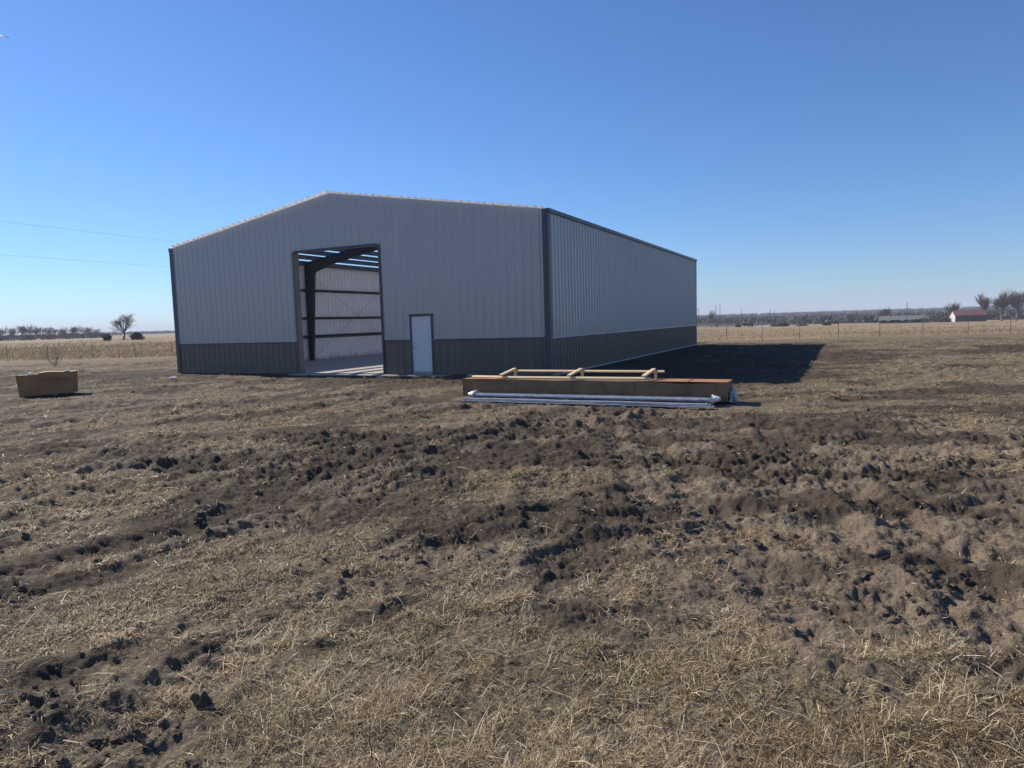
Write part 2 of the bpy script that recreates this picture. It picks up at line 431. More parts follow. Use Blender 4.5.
near = mixc(nt, dr_.outputs[0], near, mixc(nt, 1.0, near, (.42, .415, .42), 'MULTIPLY'))  # darkens real mud, and soil with the building's shadow painted in
# beyond the fence: standing dry prairie, streaked by mowing and thin places
mp = nt.nodes.new('ShaderNodeMapping'); mp.inputs['Scale'].default_value = (.02, .06, 1); nt.links.new(pos, mp.inputs[0])
fld = noise(nt, 1.0, 8, .65, mp.outputs[0])
field = ramp(nt, fld, [(.30, (.17, .12, .07)), (.45, (.27, .20, .12)), (.58, (.35, .27, .165)), (.72, (.21, .175, .10))])
field = mixc(nt, .35, field, ramp(nt, noise(nt, .8, 5, .65, pos), [(.3, (.6, .6, .6)), (.7, (1.3, 1.3, 1.3))]), 'MULTIPLY')
fm = N(nt, 'ShaderNodeMapRange'); fm.inputs['From Min'].default_value = 49.5; fm.inputs['From Max'].default_value = 52.5; nt.links.new(sep.outputs[1], fm.inputs['Value'])
wd_ = N(nt, 'ShaderNodeAttribute', attribute_name='wooded'); field = mixc(nt, wd_.outputs['Fac'], field, (.075, .062, .05))
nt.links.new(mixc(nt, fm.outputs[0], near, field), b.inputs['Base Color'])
b.inputs['Roughness'].default_value = .95; b.inputs['Specular IOR Level'].default_value = .12
bh = math_(nt, 'ADD', math_(nt, 'MULTIPLY', fin, .7), math_(nt, 'MULTIPLY', str_, .3))
bump(nt, b, bh, 1.0, .03); M['ground'] = m

# dry blades, colour by the blade's own 'tone'
def blade_mat(name, stops, transl=.35):
    m = bpy.data.materials.new(name); m.use_nodes = True; nt = m.node_tree; nt.nodes.clear()
    out = nt.nodes.new('ShaderNodeOutputMaterial')
    at = N(nt, 'ShaderNodeAttribute', attribute_name='tone'); c = ramp(nt, at.outputs['Fac'], stops)
    d = nt.nodes.new('ShaderNodeBsdfPrincipled'); t = nt.nodes.new('ShaderNodeBsdfTranslucent'); mx = nt.nodes.new('ShaderNodeMixShader')
    d.inputs['Roughness'].default_value = .55; d.inputs['Specular IOR Level'].default_value = .35
    nt.links.new(c, d.inputs['Base Color']); nt.links.new(c, t.inputs['Color'])
    mx.inputs[0].default_value = transl; nt.links.new(d.outputs[0], mx.inputs[1]); nt.links.new(t.outputs[0], mx.inputs[2]); nt.links.new(mx.outputs[0], out.inputs[0])
    return m
M['blade'] = blade_mat('dry_thatch', [(0, (.075, .048, .027)), (.25, (.18, .122, .066)), (.5, (.34, .25, .138)), (.72, (.54, .42, .24)), (.9, (.78, .66, .45)), (.96, (.13, .14, .055)), (1, (.12, .13, .06))])
M['tall'] = blade_mat('tall_prairie_straw', [(0, (.17, .12, .07)), (.4, (.30, .22, .13)), (.8, (.42, .33, .20)), (1, (.50, .41, .28))], .3)
M['twig'] = paint('grey_brown_bark', (.16, .138, .122), .9, .2, .2)
M['brush'] = blade_mat('bare_brush_twigs', [(0, (.07, .06, .055)), (.5, (.115, .10, .09)), (1, (.17, .145, .125))], .05)
M['farbrush'] = blade_mat('dark_far_twigs', [(0, (.04, .035, .032)), (.5, (.07, .06, .054)), (1, (.11, .092, .08))], .05)
M['cedar'] = blade_mat('dark_cedar_sprays', [(0, (.018, .022, .012)), (.5, (.04, .045, .025)), (1, (.07, .065, .04))], .1)

# ------------------------------------------------------------------ ground sheet
def build_ground():
    fine = np.radians(np.arange(-41, 41.01, .115)); coarse = np.radians(np.arange(45, 316, 3.0))
    ang = np.concatenate([fine, coarse]); A = len(ang)
    r = [.25, .6, 1.0, 1.3]; x = 1.5
    while x < 62: r.append(x); x *= 1.0042
    while x < 700: r.append(x); x *= 1.02
    while x < 7000: r.append(x); x *= 1.035
    r = np.array(r); R = len(r)
    rr, aa = np.meshgrid(r, ang, indexing='ij')
    x = (rr * np.sin(aa)).ravel(); y = (rr * np.cos(aa)).ravel()
    z, c = relief(x, y)
    v = np.column_stack([x, y, z])
    i, j = np.meshgrid(np.arange(R - 1), np.arange(A), indexing='ij'); j2 = (j + 1) % A
    q = np.stack([i * A + j, (i + 1) * A + j, (i + 1) * A + j2, i * A + j2], -1).reshape(-1, 4)
    n0 = len(v); v = np.vstack([v, [[0, 0, 0]]])
    tri = np.stack([np.full(A, n0), np.arange(A), (np.arange(A) + 1) % A], -1)
    flat = np.concatenate([q[:, ::-1].ravel(), tri[:, ::-1].ravel()]); sz = np.concatenate([np.full(len(q), 4), np.full(A, 3)])
    me = mesh_np('ground', v, flat, sz, [M['ground']], smooth=True)
    attr(me, 'cover', np.append(c, .5)); wf = sstep(radians(3), radians(8), np.arctan2(x, np.maximum(y, 1))) * sstep(440, 480, np.hypot(x, y)) * (y > 0) * sstep(-.5, -.1, fbm(x, y, 300, 3, 95) + .3); attr(me, 'wooded', np.append(wf, 0)); attr(me, 'mud_and_shade', np.append(mud_and_shade(x, y), 0))
    if me.polygons[len(q) // 2].normal.z < 0: me.flip_normals()
    o = bpy.data.objects.new('ground', me); COL.objects.link(o); tag(o, kind='structure')
build_ground()

# ------------------------------------------------------------------ blades (thatch): bent narrow leaves, two faces each
rng = np.random.default_rng(5)
def blades(name, x, y, z, length, width, tilt, bend, tone, material):
    n = len(x); az = rng.uniform(0, 2 * pi, n)
    dx = np.cos(az); dy = np.sin(az)
    px = -dy; py = dx
    roll = rng.uniform(-.8, .8, n)
    L1 = length * .55; L2 = length * .5
    t2 = tilt - bend
    base = np.column_stack([x, y, z])
    d1 = np.column_stack([dx * np.cos(tilt), dy * np.cos(tilt), np.sin(tilt)])
    d2 = np.column_stack([dx * np.cos(t2), dy * np.cos(t2), np.sin(t2)])
    sd = np.column_stack([px * np.cos(roll), py * np.cos(roll), np.sin(roll)]) * (width / 2)[:, None]
    m_ = base + d1 * L1[:, None]; e_ = m_ + d2 * L2[:, None]
    v = np.stack([base - sd, base + sd, m_ + sd * .8, m_ - sd * .8, e_], 1).reshape(-1, 3)
    o = np.arange(n) * 5
    f = np.stack([o, o + 1, o + 2, o + 3, o + 3, o + 2, o + 4], 1).ravel()
    sz = np.tile([4, 3], n)
    me = mesh_np(name, v, f, sz, [material], smooth=True)
    attr(me, 'tone', np.repeat(tone, 5))
    ob = bpy.data.objects.new(name, me); COL.objects.link(ob); return ob

def thatch():
    n = 1500000
    u = rng.uniform(0, 1, n)
    k = rng.uniform(1 / 40, 1 / 1.7, n); r1 = 1 / k
    r2 = np.exp(rng.uniform(math.log(1.7), math.log(48), n))
    r = np.where(u < .55, r1, r2); a = np.radians(rng.uniform(-43, 43, n))
    x = r * np.sin(a); y = r * np.cos(a)
    z, c = relief(x, y)
    clump = fbm(x, y, .22, 3, 71)
    p = np.clip(.12 + 1.1 * (c - .25) + 1.0 * clump, .06, 1) * (.35 + .65 * sstep(-.45, .15, clump + .6 * fbm(x, y, .6, 2, 75))) * calm(x, y) * (1 - .88 * mud_and_shade(x, y))
    s = rng.uniform(0, 1, n) < p
    t = (x - BD[0]) * EXL[0] + (y - BD[1]) * EXL[1]; l = (x - BD[0]) * EYL[0] + (y - BD[1]) * EYL[1]
    s &= ~((t > -.2) & (t < BW + .2) & (l > -.3) & (l < BL + .2))
    for A_, B_, w in NEAR_OBJ:
        e = B_ - A_; q = np.clip(((x - A_[0]) * e[0] + (y - A_[1]) * e[1]) / (e ** 2).sum(), 0, 1)
        s &= np.hypot(x - A_[0] - e[0] * q, y - A_[1] - e[1] * q) > .8
    x, y, z, r, c, clump = (q[s] for q in (x, y, z, r, c, clump)); n = len(x)
    far = 1 + r / 11
    length = rng.gamma(2.6, .0130, n) * (.65 + .5 * c + 1.1 * np.maximum(clump, 0)) * np.minimum(far, 3.2) ** .25
    width = rng.uniform(.0016, .0042, n) * np.maximum(1, r / 3.0) ** .86
    tilt = np.radians(np.clip(rng.normal(20, 20, n), -4, 80)); bend = np.radians(rng.uniform(-10, 55, n))
    tone = np.clip(rng.normal(.47, .27, n) + .06 + .34 * fbm(x * .7, y, 1.3, 3, 72) + .14 * clump, 0, .9)
    tone = np.where(r > 10, np.minimum(tone - .10 * sstep(10, 20, r), .70), tone)
    green = (rng.uniform(0, 1, n) < .025 + .10 * sstep(.2, .6, fbm(x, y, .8, 2, 73))) & (r < 9)
    tone[green] = rng.uniform(.94, 1, green.sum())
    o = blades('dry_grass', x, y, z - .002, length, width, tilt, bend, tone, M['blade'])
    tag(o, 'matted dry straw coloured grass lying over the muddy foreground soil', 'dry grass', kind='stuff')
    # longer loose stalks
    n = 2600; r = 1 / rng.uniform(1 / 14, 1 / 1.9, n); a = np.radians(rng.uniform(-42, 42, n)); x = r * np.sin(a); y = r * np.cos(a)
    z, c = relief(x, y); s = rng.uniform(0, 1, n) < np.clip(c, .12, 1) ** 1.3; x, y, z, r = x[s], y[s], z[s], r[s]; n = len(x)
    o = blades('straw_litter', x, y, z + .008, rng.uniform(.08, .27, n), rng.uniform(.0025, .005, n) * np.maximum(1, r / 4.5), np.radians(np.clip(rng.normal(8, 12, n), -1, 60)), np.radians(rng.uniform(-4, 22, n)), rng.uniform(.68, .9, n), M['blade'])
    tag(o, 'long pale loose straw stalks strewn over the near grass', 'straw', kind='stuff')
thatch()

def tall_grass():
    n = 150000
    y = 51.3 + rng.gamma(1.3, 34, n); hw = y * .85
    x = rng.uniform(-1, 1, n) * hw
    s = y < 230; x, y = x[s], y[s]
    left = x < -8
    dens = np.where(left, 1, .35) * np.clip(.65 + .9 * fbm(x, y, 9, 3, 81), 0.1, 1)
    s = rng.uniform(0, 1, len(x)) < dens; x, y = x[s], y[s]; n = len(x)
    z, c = relief(x, y)
    left = (x < -8)
    h = np.where(left, rng.uniform(.18, .50, n), rng.uniform(.08, .22, n)) * (1 + .35 * fbm(x, y, 6, 2, 82))
    o = blades('prairie_grass', x, y, z - .02, h, rng.uniform(.02, .05, n) * (y / 60), np.radians(rng.normal(66, 14, n)), np.radians(rng.uniform(5, 35, n)), np.clip(rng.normal(.45, .2, n) + .3 * fbm(x, y, 14, 3, 83), 0, 1), M['tall'])
    tag(o, 'tall standing dry prairie grass filling the field beyond the wire fence', 'prairie grass', kind='stuff')
tall_grass()

# ------------------------------------------------------------------ clods
def clods():
    t = (1 + sqrt(5)) / 2
    ico = np.array([(-1, t, 0), (1, t, 0), (-1, -t, 0), (1, -t, 0), (0, -1, t), (0, 1, t), (0, -1, -t), (0, 1, -t), (t, 0, -1), (t, 0, 1), (-t, 0, -1), (-t, 0, 1)]) / hypot(1, t)
    fi = [(0, 11, 5), (0, 5, 1), (0, 1, 7), (0, 7, 10), (0, 10, 11), (1, 5, 9), (5, 11, 4), (11, 10, 2), (10, 7, 6), (7, 1, 8), (3, 9, 4), (3, 4, 2), (3, 2, 6), (3, 6, 8), (3, 8, 9), (4, 9, 5), (2, 4, 11), (6, 2, 10), (8, 6, 7), (9, 8, 1)]
    vs = [tuple(p) for p in ico]; cache = {}; f2 = []
    def midp(a, b):
        key = (min(a, b), max(a, b))
        if key not in cache:
            q = Vector(vs[a]) + Vector(vs[b]); q.normalize(); vs.append(tuple(q)); cache[key] = len(vs) - 1
        return cache[key]
    for a, b, c in fi:
        ab, bc, ca = midp(a, b), midp(b, c), midp(c, a); f2 += [(a, ab, ca), (b, bc, ab), (c, ca, bc), (ab, bc, ca)]
    base = np.array(vs); F = np.array(f2)
    n = 70000
    r = 1 / rng.uniform(1 / 40, 1 / 2.4, n); a = np.radians(rng.uniform(-42, 42, n)); x = r * np.sin(a); y = r * np.cos(a)
    h, m = tracks(x, y); c = cover(x, y, m); cl = fbm(x, y, .9, 3, 61)
    pt_ = fbm(x, y, 1.7, 3, 29)
    p = (np.clip(.08 + .55 * (1 - c), 0, 1) * (.25 + .5 * m) + .25 * sstep(.12, .5, pt_) * (1.1 - c)) * sstep(-.25, .5, cl) * (calm(x, y) > .9)
    s = rng.uniform(0, 1, n) < p * .22
    x, y, r = x[s], y[s], r[s]; n = len(x)
    z, _ = relief(x, y)
    sz = np.minimum(rng.gamma(1.5, .0062, n) * (1 + r / 11), .05) + .004
    sz *= .8
    V = base[None] * (1 + 1.0 * (rng.uniform(0, 1, (n, len(base), 1)) - .5)) * rng.uniform(.5, 1.4, (n, 1, 3)) * sz[:, None, None]
    V[:, :, 2] *= .75
    th = rng.uniform(0, 2 * pi, n)[:, None]; X = V[:, :, 0] * np.cos(th) - V[:, :, 1] * np.sin(th); Y = V[:, :, 0] * np.sin(th) + V[:, :, 1] * np.cos(th)
    V[:, :, 0] = X; V[:, :, 1] = Y
    V += np.column_stack([x, y, z + sz * .2])[:, None, :]
    faces = (F[None] + (np.arange(n) * len(base))[:, None, None]).reshape(-1)
    me = mesh_np('soil_clods', V.reshape(-1, 3), faces, np.full(n * len(F), 3), [M['clod']], smooth=False)
    o = bpy.data.objects.new('soil_clods', me); COL.objects.link(o)
    tag(o, 'dark crumbled clods of turned up soil scattered along the tyre ruts', 'soil clods', kind='stuff')
m, nt, b = mat('dark_clod_soil'); n_ = noise(nt, 60, 5, .65)
nt.links.new(ramp(nt, n_, [(.3, (.055, .043, .034)), (.7, (.15, .12, .094))]), b.inputs['Base Color']); b.inputs['Roughness'].default_value = .95; b.inputs['Specular IOR Level'].default_value = .1
bump(nt, b, n_, .8, .01); M['clod'] = m
clods()

# ------------------------------------------------------------------ the steel building
BROOT = empty('metal_building', (BD[0], BD[1], 0))
tag(BROOT, 'large grey ribbed metal building with charcoal wainscot, open doorway and no roof sheets yet', 'metal building')
# local axes of the building: X = right along the front (t runs to -X), Y = away along the side
BROOT.rotation_euler.z = -BA
def rake(t): return BH + (BR - BH) * (1 - abs(t - BW / 2) / (BW / 2))

RIB = .3048
def profile(s0, s1, rh=.040):
    """breakpoints (s, out) of ribbed sheet between s0 and s1"""
    P = []
    k = math.floor(s0 / RIB) - 1
    while k * RIB < s1 + RIB:
        c = k * RIB
        for ds, h in ((-.036, 0), (-.018, rh), (.018, rh), (.036, 0), (.105, 0), (.112, .006), (.125, .006), (.132, 0), (.176, 0), (.183, .006), (.196, .006), (.203, 0)):
            P.append((c + ds, h))
        k += 1
    P = sorted(P)
    def h_at(s):
        for (a, ha), (b_, hb) in zip(P, P[1:]):
            if a <= s <= b_: return ha + (hb - ha) * (s - a) / max(b_ - a, 1e-9)
        return 0
    return [(s0, h_at(s0))] + [(s, h) for s, h in P if s0 + 1e-4 < s < s1 - 1e-4] + [(s1, h_at(s1))]

def sheet(mb, s0, s1, zb, zt, put, flip=False):
    """put(s, out, z) -> local point"""
    pr = profile(s0, s1, .040 if put in (right, left) else .027); brk = [q for q in (BW / 2,) if zt is rake and s0 < q < s1]
    for q in brk: pr = sorted(pr + [(q, 0)]) if all(abs(q - s) > 1e-3 for s, _ in pr) else pr
    vs = []; fs = []
    for s, h in pr:
        vs.append(put(s, h, zb)); vs.append(put(s, h, zt(s) if callable(zt) else zt))
    for i in range(len(pr) - 1):
        f = (2 * i, 2 * i + 2, 2 * i + 3, 2 * i + 1)
        fs.append(f[::-1] if flip else f)
    mb.add(vs, fs)

WH = 1.254; M1, M2, MH = 5.46, 4.49, 2.16; O1, O2, OH = 10.79, 6.67, 4.81
FOOT = .03
front = lambda s, o, z: (-s, -o, z)
rear = lambda s, o, z: (-s, BL + o, z)
right = lambda s, o, z: (o, s, z)
left = lambda s, o, z: (-BW - o, s, z)
# upper sheets
mb = MB()
for a, b_, zb, zt in ((.0, M2, WH + .03, rake), (M2, M1, MH + .05, rake), (M1, O2, WH + .03, rake), (O2, O1, OH, rake), (O1, BW, WH + .03, rake)):
    sheet(mb, a, b_, zb, zt, front, flip=True)
mb.build('wall_panel', M['wall'], BROOT)
mb = MB(); sheet(mb, 0, BW, WH + .03, rake, rear, flip=False); mb.build('wall_panel', M['wall'], BROOT)
mb = MB(); sheet(mb, 0, BL, WH + .03, BH - .12, right, flip=False); mb.build('wall_panel', M['wall'], BROOT)
mb = MB(); sheet(mb, 0, BL, WH + .03, BH - .12, left, flip=True); mb.build('wall_panel', M['wall'], BROOT)
for a, b_ in ((0, M2), (M1, O2), (O1, BW)):
    mb = MB(); sheet(mb, a, b_, FOOT, WH, front, flip=True); mb.build('wainscot', M['dark'], BROOT)
for put, e, fl in ((rear, BW, False), (right, BL, False), (left, BL, True)):
    mb = MB(); sheet(mb, 0, e, FOOT, WH, put, flip=fl); mb.build('wainscot', M['dark'], BROOT)
# check facing: outward normals are wanted so that the off-white back shows inside
for o in kids(BROOT):
    me = o.data; n = Vector((0, 0, 0))
    for p in me.polygons: n += p.normal * p.area
    c = Vector((0, 0, 0)); ar = 0
    for v in me.vertices: c += v.co
    c /= len(me.vertices); outw = c - Vector((-BW / 2, BL / 2, c.z))
    if n.dot(outw) < 0: me.flip_normals()

def bar(name, a, b_, w, h, m_, up=(0, 0, 1), bevel=0): return MB().beam(a, b_, w, h, up).build(name, m_, BROOT, bevel=bevel)
# wainscot transition trim and base trim
for a, b_ in ((.11, M2 - .06), (M1 + .06, O2 - .05), (O1 + .05, BW - .11)): bar('wainscot_trim', (-a, -.022, WH + .015), (-b_, -.022, WH + .015), .05, .05, M['trim'])
bar('wainscot_trim', (.024, .11, WH + .015), (.024, BL - .11, WH + .015), .052, .055, M['skylit_trim'])
bar('wainscot_trim', (-BW - .024, .11, WH + .015), (-BW - .024, BL - .11, WH + .015), .052, .055, M['trim'])
bar('base_trim', (.024, .11, FOOT - .01), (.024, BL - .11, FOOT - .01), .06, .05, M['skylit_trim'])
for a, b_ in ((.11, M2 - .06), (M1 + .06, O2 - .05), (O1 + .05, BW - .11)): bar('base_trim', (-a, -.012, FOOT - .02), (-b_, -.012, FOOT - .02), .03, .04, M['frame'])
# corner trims (L shaped)
def corner(x, y, sx, sy):
    mb = MB(); w = .20; th = .012; off = .04
    mb.box((x + sx * (off), y - sy * (w / 2 - off), (BH + FOOT) / 2), th, w, BH - FOOT)
    mb.box((x - sx * (w / 2 - off - th / 2), y + sy * (off - th / 2 + .006), (BH + FOOT) / 2), w, th, BH - FOOT)
    mb.build('corner_trim', M['trim'], BROOT)
corner(0, 0, 1, -1); corner(-BW, 0, -1, -1); corner(0, BL, 1, 1); corner(-BW, BL, -1, 1)
# eave trims
bar('eave_trim', (.03, -.04, BH - .05), (.03, BL + .04, BH - .05), .12, .12, M['trim'])
bar('eave_trim', (-BW - .03, -.04, BH - .07), (-BW - .03, BL + .04, BH - .07), .12, .17, M['trim'])
# ragged white insulation facing folded over the rake
def fringe(lo, hi, amp, y0):
    mb = MB(); n = 300; rnd = random.Random(3); vs = []; fs = []
    s = np.linspace(lo, hi, n)
    for i, q in enumerate(s):
        z = rake(q)
        e = amp * (.35 + .65 * abs(math.sin(q * pi / RIB)) + rnd.uniform(-.25, .3))
        for dy, dz in ((-.044, -.01), (-.044 - e * .9 - .02, .01 + e * .55), (-.03, e + .02), (-.02, -.01)): vs.append((-q, y0 + dy, z + dz))
    for i in range(n - 1):
        for k in range(3): fs.append((4 * i + k, 4 * i + k + 1, 4 * i + 5 + k, 4 * i + 4 + k))
    mb.add(vs, fs); mb.build('insulation_edge', M['white'], BROOT)
fringe(.1, BW / 2, .05, .0); fringe(BW / 2, BW - .1, .09, .0)

# slab
mb = MB(); mb.box((-BW / 2, BL / 2, -.02), BW - .06, BL - .06, .16); mb.build('floor_slab', M['concrete'], BROOT, bevel=.01)
mb = MB(); mb.box((-(O1 + O2) / 2 + 1.4, -.22, -.05), O1 - O2 + 3.4, .36, .15); mb.build('apron', M['concrete'], BROOT, bevel=.02)

# primary frames
def frame(l, depth_col=(.24, .62), depth_r=(.58, .34)):
    mb = MB(); w = .16; fl = .012
    zc = BH - .32
    for sgn, x0 in ((1, -BW + .12), (-1, -.12)):
        # column: web + flanges, tapering outwards to the knee
        a, b_ = depth_col
        p = [(x0, FOOT), (x0, BH - .12), (x0 + sgn * b_, BH - .12 - .62), (x0 + sgn * a, FOOT)]
        for yy in (-.006, .006): pass
        vs = [(q[0], l - .005, q[1]) for q in p] + [(q[0], l + .005, q[1]) for q in p]
        mb.add(vs, [(0, 1, 2, 3), (7, 6, 5, 4), (0, 4, 5, 1), (1, 5, 6, 2), (2, 6, 7, 3), (3, 7, 4, 0)])
        mb.beam((x0, l, FOOT), (x0, l, BH - .12), fl, w, (0, 1, 0))
        mb.beam((x0 + sgn * a, l, FOOT), (x0 + sgn * b_, l, BH - .74), fl, w, (0, 1, 0))
        # rafter, haunched near the knee
        xs = BW / 2
        def top(t): return BH - .12 + (BR - BH) * t
        pts = [(0, .0), (.16, .10), (.22, .14), (1, 1)]
        xr = lambda t: x0 + sgn * (BW / 2 - .12) * t
        P = [(0, .75), (.08, .62), (.2, .46), (1, .34)]
        for (t0, d0), (t1, d1) in zip(P, P[1:]):
            q = [(xr(t0), top(t0)), (xr(t1), top(t1)), (xr(t1), top(t1) - d1), (xr(t0), top(t0) - d0)]
            vs = [(u[0], l - .005, u[1]) for u in q] + [(u[0], l + .005, u[1]) for u in q]
            mb.add(vs, [(0, 1, 2, 3), (7, 6, 5, 4), (0, 4, 5, 1), (1, 5, 6, 2), (2, 6, 7, 3), (3, 7, 4, 0)])
            if t0 > 0 : mb.beam((xr(t0), l, top(t0) - d0), (xr(t1), l, top(t1) - d1), w, fl)
            mb.beam((xr(t0), l, top(t0)), (xr(t1), l, top(t1)), w, fl)
        mb.beam((x0 + sgn * b_, l, BH - .74), (xr(.08), l, top(.08) - .62), w, fl)
    mb.build('rigid_frame', M['frame'], BROOT)
for l in (.30, 8.2, 16.4, BL - .30): frame(l)
# purlins on top of the frames, each its own part
for side in (0, 1):
    for i in range(9):
        d = 1.02 + i * .95
        t = d if side == 0 else BW - d
        z = rake(t) - .10
        mb = MB(); sl = math.atan((BR - BH) / (BW / 2)) * (1 if side else -1)
        up = Vector((-sin(sl), 0, cos(sl)))
        mb.beam((-t, .07, z), (-t, BL - .07, z), .012, .20, up)
        mb.beam((-t + .035, .07, z + .10), (-t + .035, BL - .07, z + .10), .07, .012, up)
        mb.beam((-t - .035, .07, z - .10), (-t - .035, BL - .07, z - .10), .07, .012, up)
        mb.build('purlin', M['purlin'], BROOT)
bar('eave_strut', (-BW + .10, .07, BH - .14), (-BW + .10, BL - .07, BH - .14), .10, .24, M['purlin'])
bar('eave_strut', (-.10, .07, BH - .14), (-.10, BL - .07, BH - .14), .10, .24, M['purlin'])
# girts
for z in (1.37, 2.35, 3.86):
    for x in (-BW + .10, -.10):
        mb = MB(); mb.beam((x, .07, z), (x, BL - .07, z), .20, .012); sg = 1 if x < -5 else -1
        mb.beam((x + sg * .10, .07, z + .03), (x + sg * .10, BL - .07, z + .03), .012, .075); mb.beam((x - sg * .09, .07, z - .03), (x - sg * .09, BL - .07, z - .03), .012, .07)
        mb.build('girt', M['frame'], BROOT)
    mb = MB(); mb.beam((-.2, BL - .12, z), (-BW + .2, BL - .12, z), .20, .012); mb.beam((-.2, BL - .22, z + .03), (-BW + .2, BL - .22, z + .03), .012, .075)
    mb.build('girt', M['frame'], BROOT)
for z in (1.37, 2.35, 3.86):
    for a, b_ in ((.2, M2 - .12), (M1 + .12, O2 - .2), (O1 + .2, BW - .2)):
        if z > 2.2 and a < 1: b_ = O2 - .2
        if z > 2.2 and abs(a - M1 - .12) < .01: continue
        mb = MB(); mb.beam((-a, .12, z), (-b_, .12, z), .20, .012); mb.beam((-a, .214, z), (-b_, .214, z), .012, .075)
        mb.build('girt', M['frame'], BROOT)
# end wall posts at the back
for t in (BW * .33, BW * .66):
    mb = MB(); mb.beam((-t, BL - .13, FOOT), (-t, BL - .13, rake(t) - .3), .15, .20, (0, 1, 0)); mb.build('end_wall_post', M['frame'], BROOT)
# rod bracing in the middle bay
for x in (-BW + .22, -.22):
    mb = MB()
    mb.tube([(x, 8.3, .2), (x, 16.3, BH - .6)], .010, 5); mb.tube([(x + .025, 8.3, BH - .6), (x + .025, 16.3, .2)], .010, 5)
    mb.build('rod_brace', M['rod'], BROOT)
# big opening: jambs and head
fo = empty('doorway_frame'); fo.parent = BROOT
def part(name, mb, m_, par, bevel=0): return mb.build(name, m_, par, bevel=bevel)
part('jamb', MB().box((-O1 + .02, .085, (OH + FOOT) / 2), .04, .29, OH - FOOT), M['jamb'], fo)
part('jamb', MB().box((-O2 - .02, .085, (OH + FOOT) / 2), .04, .29, OH - FOOT), M['jamb'], fo)
part('head', MB().box((-(O1 + O2) / 2, .085, OH - .02), O1 - O2 - .08, .29, .04), M['trim'], fo)
mb = MB(); mb.box((-O1 + .0, -.045, (OH + FOOT) / 2), .10, .014, OH - FOOT); mb.box((-O2, -.045, (OH + FOOT) / 2), .07, .014, OH - FOOT); mb.box((-(O1 + O2) / 2, -.045, OH + .015), O1 - O2 - .17, .014, .04)
part('casing', mb, M['trim'], fo)
# man door
dr = empty('door'); dr.parent = BROOT
cx = -(M1 + M2) / 2; dw = M1 - M2
mb = MB(); mb.box((cx - dw / 2 + .035, -.005, (MH + FOOT) / 2), .05, .12, MH - FOOT); mb.box((cx + dw / 2 - .035, -.005, (MH + FOOT) / 2), .05, .12, MH - FOOT); mb.box((cx, -.005, MH + .01), dw + .02, .12, .08)
part('door_frame', mb, M['trim'], dr)
part('door_leaf', MB().box((cx, .005, 1.130), dw - .122, .045, 1.994), M['door'], dr, .004)
part('threshold', MB().box((cx, -.01, FOOT + .05), dw - .13, .11, .10), M['concrete'], dr)
mb = MB(); mb.tube([(cx - dw / 2 + .14, -.018, 1.02), (cx - dw / 2 + .14, -.07, 1.02), (cx - dw / 2 + .25, -.075, 1.02)], .011, 8); mb.tube([(cx - dw / 2 + .14, -.016, 1.02), (cx - dw / 2 + .14, -.028, 1.02)], .032, 12)
part('handle', mb, M['metal'], dr)
part('lock', MB().tube([(cx - dw / 2 + .14, -.016, 1.16), (cx - dw / 2 + .14, -.034, 1.16)], .026, 12), M['metal'], dr)
for z in (.35, 1.1, 1.9): part('hinge', MB().tube([(cx + dw / 2 - .067, -.03, z - .05), (cx + dw / 2 - .067, -.03, z + .05)], .009, 6), M['metal'], dr)

